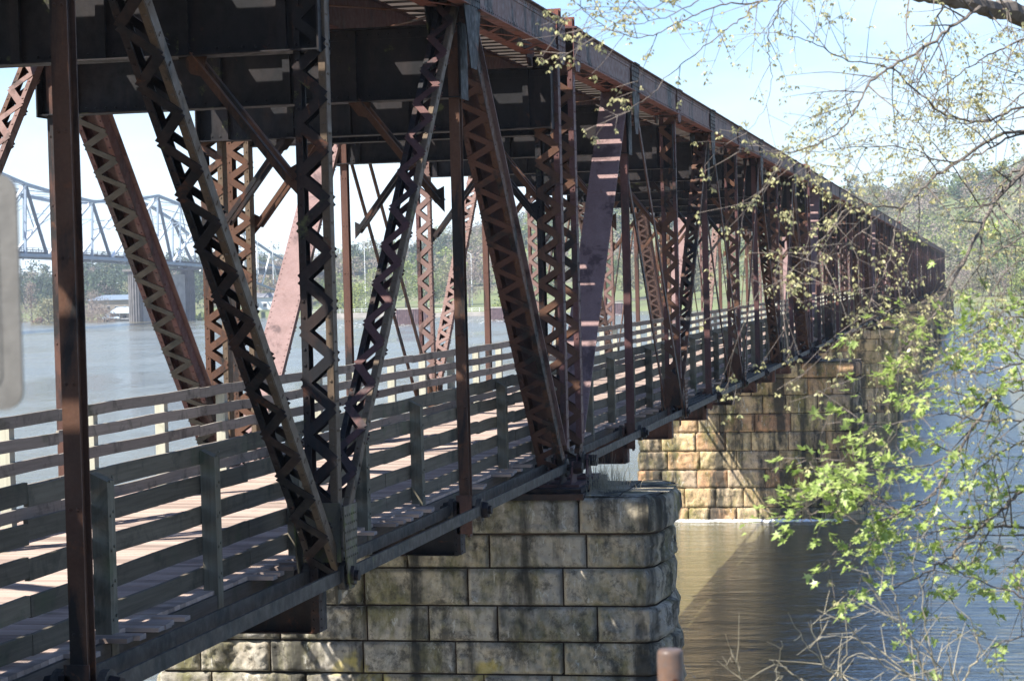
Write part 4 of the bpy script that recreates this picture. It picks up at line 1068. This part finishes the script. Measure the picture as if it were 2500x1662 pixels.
# ------------------------------------------------------------------ foreground maple branches
class Plant:
    def __init__(s, seed, k=.5): s.k = k; s.r = random.Random(seed); s.wood = MB(); s.leaf = MB(); s.seeds = MB()
    def maple(s, p, size, out):
        """five-lobed young leaf, drooping"""
        r = s.r; d = (out + Vector((r.uniform(-.6, .6), r.uniform(-.6, .6), r.uniform(-.9, .1)))).normalized(); u = d.cross(Vector((r.uniform(-.4, .4), r.uniform(-.4, .4), 1))).normalized(); n = d.cross(u)
        P = [(0, 0), (.14, .16), (.02, .46), (.27, .27), (.52, .52), (.45, .16), (.74, .17), (1.05, 0), (.74, -.17), (.45, -.16), (.52, -.52), (.27, -.27), (.02, -.46), (.14, -.16)]
        c = r.uniform(-.25, .1)
        v = [p + (d * a + u * b + n * (abs(b) * c - a * a * .15)) * size for a, b in P] + [p + d * size * .3]
        k = len(P); s.leaf.add(v, [(i, (i + 1) % k, k) for i in range(k)])
    def samara(s, p, size):
        r = s.r; a = r.uniform(0, 6.28)
        for q in (0, 2.2 + r.random()):
            d = Vector((math.cos(a + q) * .55, math.sin(a + q) * .55, -.8 + r.uniform(-.2, .4))).normalized(); u = d.orthogonal().normalized(); u = (u + d.cross(u) * r.uniform(-1, 1)).normalized()
            s.seeds.add([p, p + d * size * .5 + u * size * .28, p + d * size, p + d * size * .5 - u * size * .22], [(0, 1, 2, 3)])
    def cluster(s, p, dirv, kind, sc=1.):
        r = s.r
        if kind == 'seed':
            for i in range(r.randint(2, 5)):
                q = p + Vector((r.gauss(0, .012), r.gauss(0, .012), r.gauss(-.008, .010))) * sc; s.samara(q, .017 * sc * r.uniform(.7, 1.35))
        else:
            for i in range(r.randint(2, 5)):
                q = p + Vector((r.gauss(0, .014), r.gauss(0, .014), r.gauss(0, .010))) * sc
                s.maple(q, .036 * sc * r.uniform(.55, 1.35), dirv)
    def twig(s, p, d, ln, r0, kind, depth, dens=1., droop=.0, mb=None):
        r = s.r; n = max(3, int(ln / .05)); pts = [p]; q = p.copy(); dd = d.normalized(); st = ln / n; mb = mb or s.wood
        w = Vector((r.uniform(-1, 1), r.uniform(-1, 1), r.uniform(-1, 1))) * .28
        for i in range(n):
            dd = (dd + (w + Vector((r.gauss(0, 1), r.gauss(0, 1), r.gauss(0, 1))) * .30) * (st * 3.0) + Vector((0, 0, -droop * st))).normalized(); q = q + dd * st; pts.append(q.copy())
        mb.tube(pts, [max(.0011 if kind else .0008, r0 * (1 - .75 * i / n)) for i in range(n + 1)], 3 if r0 < .003 else 4)
        for i in range(1, n + 1):
            if depth > 0 and r.random() < .30 * dens and i < n:
                side = (dd.cross(Vector((r.uniform(-1, 1), r.uniform(-1, 1), r.uniform(-1, 1)))).normalized()) ; nd = (pts[i] - pts[i - 1]).normalized()
                s.twig(pts[i], nd * .8 + side * .8, ln * r.uniform(.3, .6), r0 * .55, kind, depth - 1, dens, droop, mb)
            if kind and r.random() < (.13 if kind == 'seed' else .17) * dens: s.cluster(pts[i] + Vector((r.gauss(0, .006), r.gauss(0, .006), -.004)), (pts[i] - pts[i - 1]).normalized(), kind if kind != 'mix' else ('leaf' if r.random() < .55 else 'seed'))
        if kind: s.cluster(pts[-1], dd, kind if kind != 'mix' else ('leaf' if r.random() < .6 else 'seed'))
    def branch(s, P, dep, r0, r1, kind, ntw, tl=.5, dens=1., droop=0., start=0., tdepth=2):
        ntw = int(ntw * s.k + .5)
        """P: list of source pixels; dep: (depth0, depth1)"""
        r = s.r; m = len(P); W_ = []
        for i, (x, y) in enumerate(P): W_.append(px(x, y, dep[0] + (dep[1] - dep[0]) * i / (m - 1)))
        # catmull-rom resample
        out_ = []
        for i in range(m - 1):
            p0, p1, p2, p3 = W_[max(0, i - 1)], W_[i], W_[i + 1], W_[min(m - 1, i + 2)]
            for k in range(6):
                t = k / 6; out_.append(.5 * ((2 * p1) + (p2 - p0) * t + (2 * p0 - 5 * p1 + 4 * p2 - p3) * t * t + (3 * p1 - p0 - 3 * p2 + p3) * t ** 3) + Vector((r.gauss(0, 1), r.gauss(0, 1), r.gauss(0, 1))) * .004)
        out_.append(W_[-1]); n = len(out_)
        s.wood.tube(out_, [(r0 + (r1 - r0) * min(1, (i / (n - 1)) ** .7)) * (.62 if r0 < .06 else 1) for i in range(n)], 7)
        for i in range(ntw):
            f = start + (1 - start) * (i + r.random()) / ntw; k = min(n - 2, int(f * (n - 1))); p = out_[k].lerp(out_[k + 1], r.random()); td = (out_[k + 1] - out_[k]).normalized()
            side = td.cross(Vector((r.uniform(-1, 1), r.uniform(-1, 1), r.uniform(-1, 1)))).normalized()
            s.twig(p, td * .7 + side * .9, tl * r.uniform(.4, 1.2), max(.0022 if kind else .0014, min(.006, (r0 + (r1 - r0) * f) * .4)), kind, tdepth, dens, droop)
        return out_
def z6(*a): return [(1400 + x / 2.1445, y / 2.1445) for x, y in a]
def z5(*a): return [(1900 + x / 2.613, 400 + y / 2.613) for x, y in a]
def z4(*a): return [(1500 + x / 2.359, 1000 + y / 2.359) for x, y in a]

T1 = Plant(21, .8)
TRX = 2950      # the trunk stands right of the frame
T1.branch([(TRX, 420), (2740, 200)] + z6((2359, 90), (2200, 50), (2100, 25), (1900, -5), (1750, -30)), (10.5, 9.5), .075, .022, 'seed', 16, .5)
T1.branch(z6((2130, 40), (2000, 130), (1870, 230), (1700, 330), (1560, 430), (1490, 560), (1400, 680), (1250, 770), (1100, 805), (860, 780)), (9.6, 9.0), .014, .003, 'seed', 34, .42, droop=.3)
T1.branch(z6((1950, 10), (1900, 110), (1850, 280), (1800, 410), (1755, 470), (1770, 600)), (9.9, 10.2), .009, .002, 'seed', 14, .35, droop=.5)
T1.branch(z6((1160, -30), (1000, 10), (800, 20), (620, 90), (460, 160), (330, 200), (120, 110), (20, 20)), (9.5, 9.0), .008, .0022, 'seed', 22, .34, droop=.3)
T1.branch(z6((980, 10), (880, 90), (780, 170), (640, 280), (500, 400), (400, 500), (290, 580), (160, 618)), (9.3, 8.8), .006, .0018, 'seed', 9, .22, .8, droop=.5, tdepth=1)
T1.branch(z6((1090, -20), (1060, 100), (1020, 180), (1020, 300), (1040, 400), (1000, 560), (905, 700)), (10, 10.4), .006, .0015, 'seed', 8, .3, .7, droop=.5)
T1.branch(z6((700, -20), (560, 60), (420, 110), (250, 130), (60, 60)), (8.8, 8.5), .005, .0015, 'seed', 13, .3, droop=.3)
T1.branch(z6((520, -10), (330, 80), (180, 60), (30, 30)), (9.0, 8.8), .004, .0013, 'seed', 9, .25, droop=.3)
T1.branch([(TRX, 420), (2700, 350)] + z6((2500, 700), (2359, 560), (2150, 640), (1950, 600), (1800, 480), (1650, 350), (1430, 320), (1250, 220), (1050, 170)), (10.8, 9.2), .016, .0025, 'seed', 34, .45, droop=.3, start=.2)
T1.branch([(2700, 350)] + z6((2359, 700), (2200, 770), (1990, 850), (1750, 780), (1500, 770), (1290, 800)), (10.4, 9.8), .012, .0025, 'seed', 28, .42, droop=.4, start=.2)
T1.branch([(2700, 380)] + z6((2359, 880), (2250, 960), (2150, 1080), (2000, 900), (1850, 700), (1780, 600)), (11, 10.5), .012, .003, 'seed', 18, .5, droop=.4, start=.2)
T1.branch(z6((2480, 180), (2300, 230), (2150, 300), (2000, 400), (1850, 530), (1700, 700)), (9.8, 9.5), .01, .002, 'seed', 24, .42, droop=.4)
T1.branch(z6((2480, 420), (2359, 480), (2200, 620), (2000, 640), (1850, 560)), (10.6, 10.3), .01, .002, 'seed', 22, .45, droop=.4)
T1.branch([(TRX, 420), (2640, 330)] + z5((1700, -120), (1568, 40), (1400, 220), (1340, 320), (1200, 590), (1040, 880), (1005, 960), (860, 1070), (760, 1010), (600, 950), (500, 990)), (10.8, 9.4), .028, .003, 'seed', 40, .40, droop=.4, start=.2)
T1.k = .38
T1.branch(z5((1000, 950), (830, 955), (690, 885), (520, 830), (300, 800)), (9.6, 9.3), .007, .002, 'seed', 22, .3, droop=.3)
T1.branch(z5((860, 1070), (800, 1160), (720, 1280), (600, 1350), (470, 1370)), (9.6, 9.4), .005, .0015, 'seed', 14, .28, droop=.3)
T1.branch([(2640, 330)] + z5((1450, -200), (1100, 20), (1000, 80), (900, 180), (780, 275), (560, 270), (440, 290), (300, 450), (170, 600), (-20, 770), (-120, 790)), (10.4, 8.9), .015, .002, 'seed', 40, .36, droop=.35, start=.25)
T1.branch(z5((780, 280), (745, 420), (700, 640), (620, 800), (560, 960), (490, 1090)), (9.6, 9.3), .006, .0018, 'seed', 24, .28, droop=.4)
T1.branch(z5((560, 275), (470, 180), (420, 60), (480, -60)), (9.3, 9.1), .004, .0015, 'seed', 12, .25)
T1.branch(z5((640, 330), (520, 440), (380, 560), (180, 660), (0, 620)), (9.3, 8.9), .004, .0015, 'seed', 20, .28, droop=.3)
T1.branch(z5((1340, 320), (1440, 520), (1480, 740), (1500, 900)), (10, 10.3), .006, .002, 'mix', 16, .36, droop=.4)
T1.branch(z5((1700, 380), (1500, 500), (1300, 640), (1180, 800), (1150, 1000)), (10, 10.2), .008, .002, 'mix', 24, .4, droop=.4)
T1.branch(z5((1700, 560), (1500, 640), (1400, 760), (1260, 900)), (9.2, 9.2), .006, .002, 'seed', 26, .36, droop=.4)
TR1 = thing('maple_tree', 'maple with grey branches and pale dangling seed clusters filling the upper right', 'tree', (0, 0, 0))
tk = px(TRX, 420, 10.7); gz = 1.2; TR1.location = (tk.x, tk.y, gz)
tb = MB(); tb.tube([Vector((tk.x + .3, tk.y, gz - .5)), Vector((tk.x + .12, tk.y + .1, 2.2)), Vector((tk.x, tk.y, tk.z)), Vector((tk.x - .1, tk.y + .2, tk.z + 1.5))], [.24, .19, .15, .09], 14)
def rel(mb, o): 
    l = Vector(o.location); mb.v = [(v[0] - l.x, v[1] - l.y, v[2] - l.z) for v in mb.v]; return mb
put(rel(tb, TR1), 'trunk', M_bark, TR1)
put(rel(T1.wood, TR1), 'branches', M_bark, TR1); put(rel(T1.seeds, TR1), 'seed_clusters', M_seed, TR1)
if T1.leaf.v: put(rel(T1.leaf, TR1), 'leaves', M_leaf, TR1)

T2_ = Plant(33, .52)
T2_.branch([(2900, 700), (2700, 760)] + z4((2500, -260), (2230, -120), (2160, -50), (2000, 230), (1900, 400), (1800, 520), (1640, 600), (1450, 650), (1250, 655), (1130, 640)), (9.3, 8.3), .016, .003, 'mix', 34, .34, start=.25)
T2_.k = .72
T2_.branch(z4((2000, 230), (1850, 300), (1700, 330), (1500, 325), (1300, 290), (1120, 300)), (8.8, 8.2), .006, .0018, 'leaf', 22, .22, tdepth=1)
T2_.branch(z4((1640, 600), (1540, 520), (1450, 430), (1400, 330), (1360, 240)), (8.6, 8.3), .004, .0015, 'leaf', 18, .2, tdepth=1)
T2_.branch(z4((1800, 520), (1600, 530), (1400, 520), (1290, 480), (1200, 440)), (8.7, 8.3), .004, .0015, 'leaf', 18, .2, tdepth=1)
T2_.branch(z4((1640, 600), (1450, 600), (1250, 590), (1100, 600), (1000, 595)), (8.5, 8.2), .004, .0015, 'leaf', 15, .18, tdepth=1)
T2_.branch(z4((1560, 620), (1540, 680), (1530, 740)), (8.5, 8.5), .003, .0012, 'leaf', 8, .12, tdepth=1)
T2_.k = .5
T2_.branch([(2900, 800)] + z4((2520, 660), (2359, 670), (2100, 670), (1900, 690), (1800, 720)), (9.4, 8.8), .02, .003, 'mix', 26, .4, start=.15)
T2_.branch([(2900, 800)] + z4((2520, 300), (2359, 450), (2250, 560), (2150, 640), (1960, 820), (1850, 905), (1700, 985), (1480, 1055), (1310, 1050)), (9.4, 8.4), .02, .002, 'leaf', 26, .3, start=.15)
T2_.branch(z4((2520, 1140), (2359, 1080), (2180, 1010), (2000, 940), (1890, 865)), (8.8, 8.6), .008, .003, 'mix', 16, .34, droop=.6)
T2_.branch(z4((1850, 910), (1820, 1050), (1790, 1200), (1770, 1330)), (8.6, 8.6), .003, .0012, 'leaf', 9, .14, droop=.6, tdepth=1)
T2_.branch(z4((2500, 40), (2300, 60), (2100, 60), (1900, 20), (1700, 60), (1400, 80)), (9, 8.5), .008, .002, 'mix', 30, .34)
T2_.branch(z4((2500, 120), (2359, 180), (2200, 260), (2080, 380), (2100, 560), (2230, 680)), (9.2, 9.0), .008, .002, 'mix', 34, .34)
T2_.branch(z4((2500, 760), (2359, 820), (2300, 930), (2359, 1120), (2340, 1250)), (8.8, 8.8), .006, .002, 'mix', 18, .3, droop=.4)
T2_.branch(z4((2500, 860), (2300, 800), (2150, 760), (2000, 780)), (8.9, 8.9), .005, .002, 'leaf', 16, .28)
T2_.k = .42
T2_.branch(z5((1700, 1000), (1500, 980), (1300, 1060), (1150, 1200), (1000, 1250)), (9.3, 9.0), .008, .002, 'mix', 40, .36)
T2_.branch(z5((1700, 1250), (1500, 1280), (1300, 1330), (1100, 1280), (900, 1210), (760, 1330)), (9.3, 8.8), .008, .002, 'mix', 38, .34)
T2_.branch(z5((1700, 1480), (1500, 1450), (1300, 1500), (1000, 1430), (700, 1530)), (9.1, 8.8), .008, .002, 'mix', 34, .34)
T2_.branch(z5((1700, 820), (1550, 860), (1400, 960), (1280, 1100)), (9.4, 9.2), .008, .002, 'mix', 34, .36)
T2_.branch([(2900, 1100)] + z4((2500, 1330), (2359, 1300), (2200, 1350), (2140, 1420)), (8.8, 8.6), .01, .002, 'mix', 14, .25, start=.3)
tk2 = px(2900, 800, 9.5)
TR2 = thing('maple_tree', 'maple with fresh bright green leaves reaching over the water at the lower right', 'tree', (tk2.x, tk2.y, 1.2))
tb = MB(); tb.tube([Vector((tk2.x + .15, tk2.y, .7)), Vector((tk2.x + .05, tk2.y, 1.8)), tk2, px(2880, 560, 9.5)], [.13, .11, .09, .05], 12)
put(rel(tb, TR2), 'trunk', M_bark, TR2); put(rel(T2_.wood, TR2), 'branches', M_bark, TR2); put(rel(T2_.leaf, TR2), 'leaves', M_leaf, TR2); put(rel(T2_.seeds, TR2), 'seed_clusters', M_seed, TR2)

# bare shrub
def shrub(label, stems, seed, base_px, dep, group):
    P = Plant(seed, .36); b = px(*base_px, dep); T = thing('bare_shrub', label, 'shrub', (b.x, b.y, 1.1), group)
    for st in stems:
        P.branch([(base_px[0], base_px[1])] + z4(*st), (dep, dep - P.r.uniform(0, .6)),   .008, .0016, None, 12, .18, .9, start=.25, tdepth=2)
    put(rel(P.wood, T), 'stems', M_twig, T)
    return T
shrub('bare tan twiggy shrub at the bottom right below the green leaves', [((1800, 1562), (1740, 1400), (1640, 1190), (1480, 1160)), ((1750, 1600), (1600, 1430), (1400, 1320), (1180, 1305)), ((1850, 1580), (1700, 1400), (1640, 1200), (1600, 1000), (1590, 800)), ((1880, 1560), (1800, 1300), (1760, 1000), (1700, 860)), ((1760, 1600), (1620, 1480), (1400, 1400), (1290, 1480)), ((1950, 1560), (1920, 1350), (1980, 1250)), ((2000, 1580), (2100, 1420), (2070, 1250), (1990, 1170)), ((1850, 1590), (1600, 1500), (1350, 1250), (1280, 1190)), ((1900, 1600), (1820, 1400), (1560, 1150), (1450, 900))], 5, (2330, 1790), 8.0, 'bare shrubs')
shrub('thin bare shrub left of the tan one at the bottom edge, over the olive water', [((1330, 1562), (1230, 1480), (1100, 1350), (1000, 1170)), ((1300, 1600), (1200, 1450), (1130, 1210)), ((1000, 1600), (940, 1500), (960, 1330)), ((1150, 1600), (1050, 1540), (910, 1440)), ((800, 1620), (720, 1520), (640, 1290)), ((1250, 1600), (1330, 1400), (1330, 1140))], 6, (2050, 1800), 8.4, 'bare shrubs')

# ------------------------------------------------------------------ haze
hz = MB(); hz.box(-620, 200, -130, 1290, ZW - 2, 75)
M_haze = bpy.data.materials.new('haze'); M_haze.use_nodes = True; t = M_haze.node_tree; t.nodes.remove(t.nodes['Principled BSDF'])
pv = N(t, 'ShaderNodeVolumePrincipled'); pv.inputs['Density'].default_value = .00022; pv.inputs['Color'].default_value = (.80, .88, 1, 1); pv.inputs['Anisotropy'].default_value = .2
t.links.new(pv.outputs[0], t.nodes['Material Output'].inputs['Volume'])
tag(hz.build('haze', M_haze), kind='stuff')
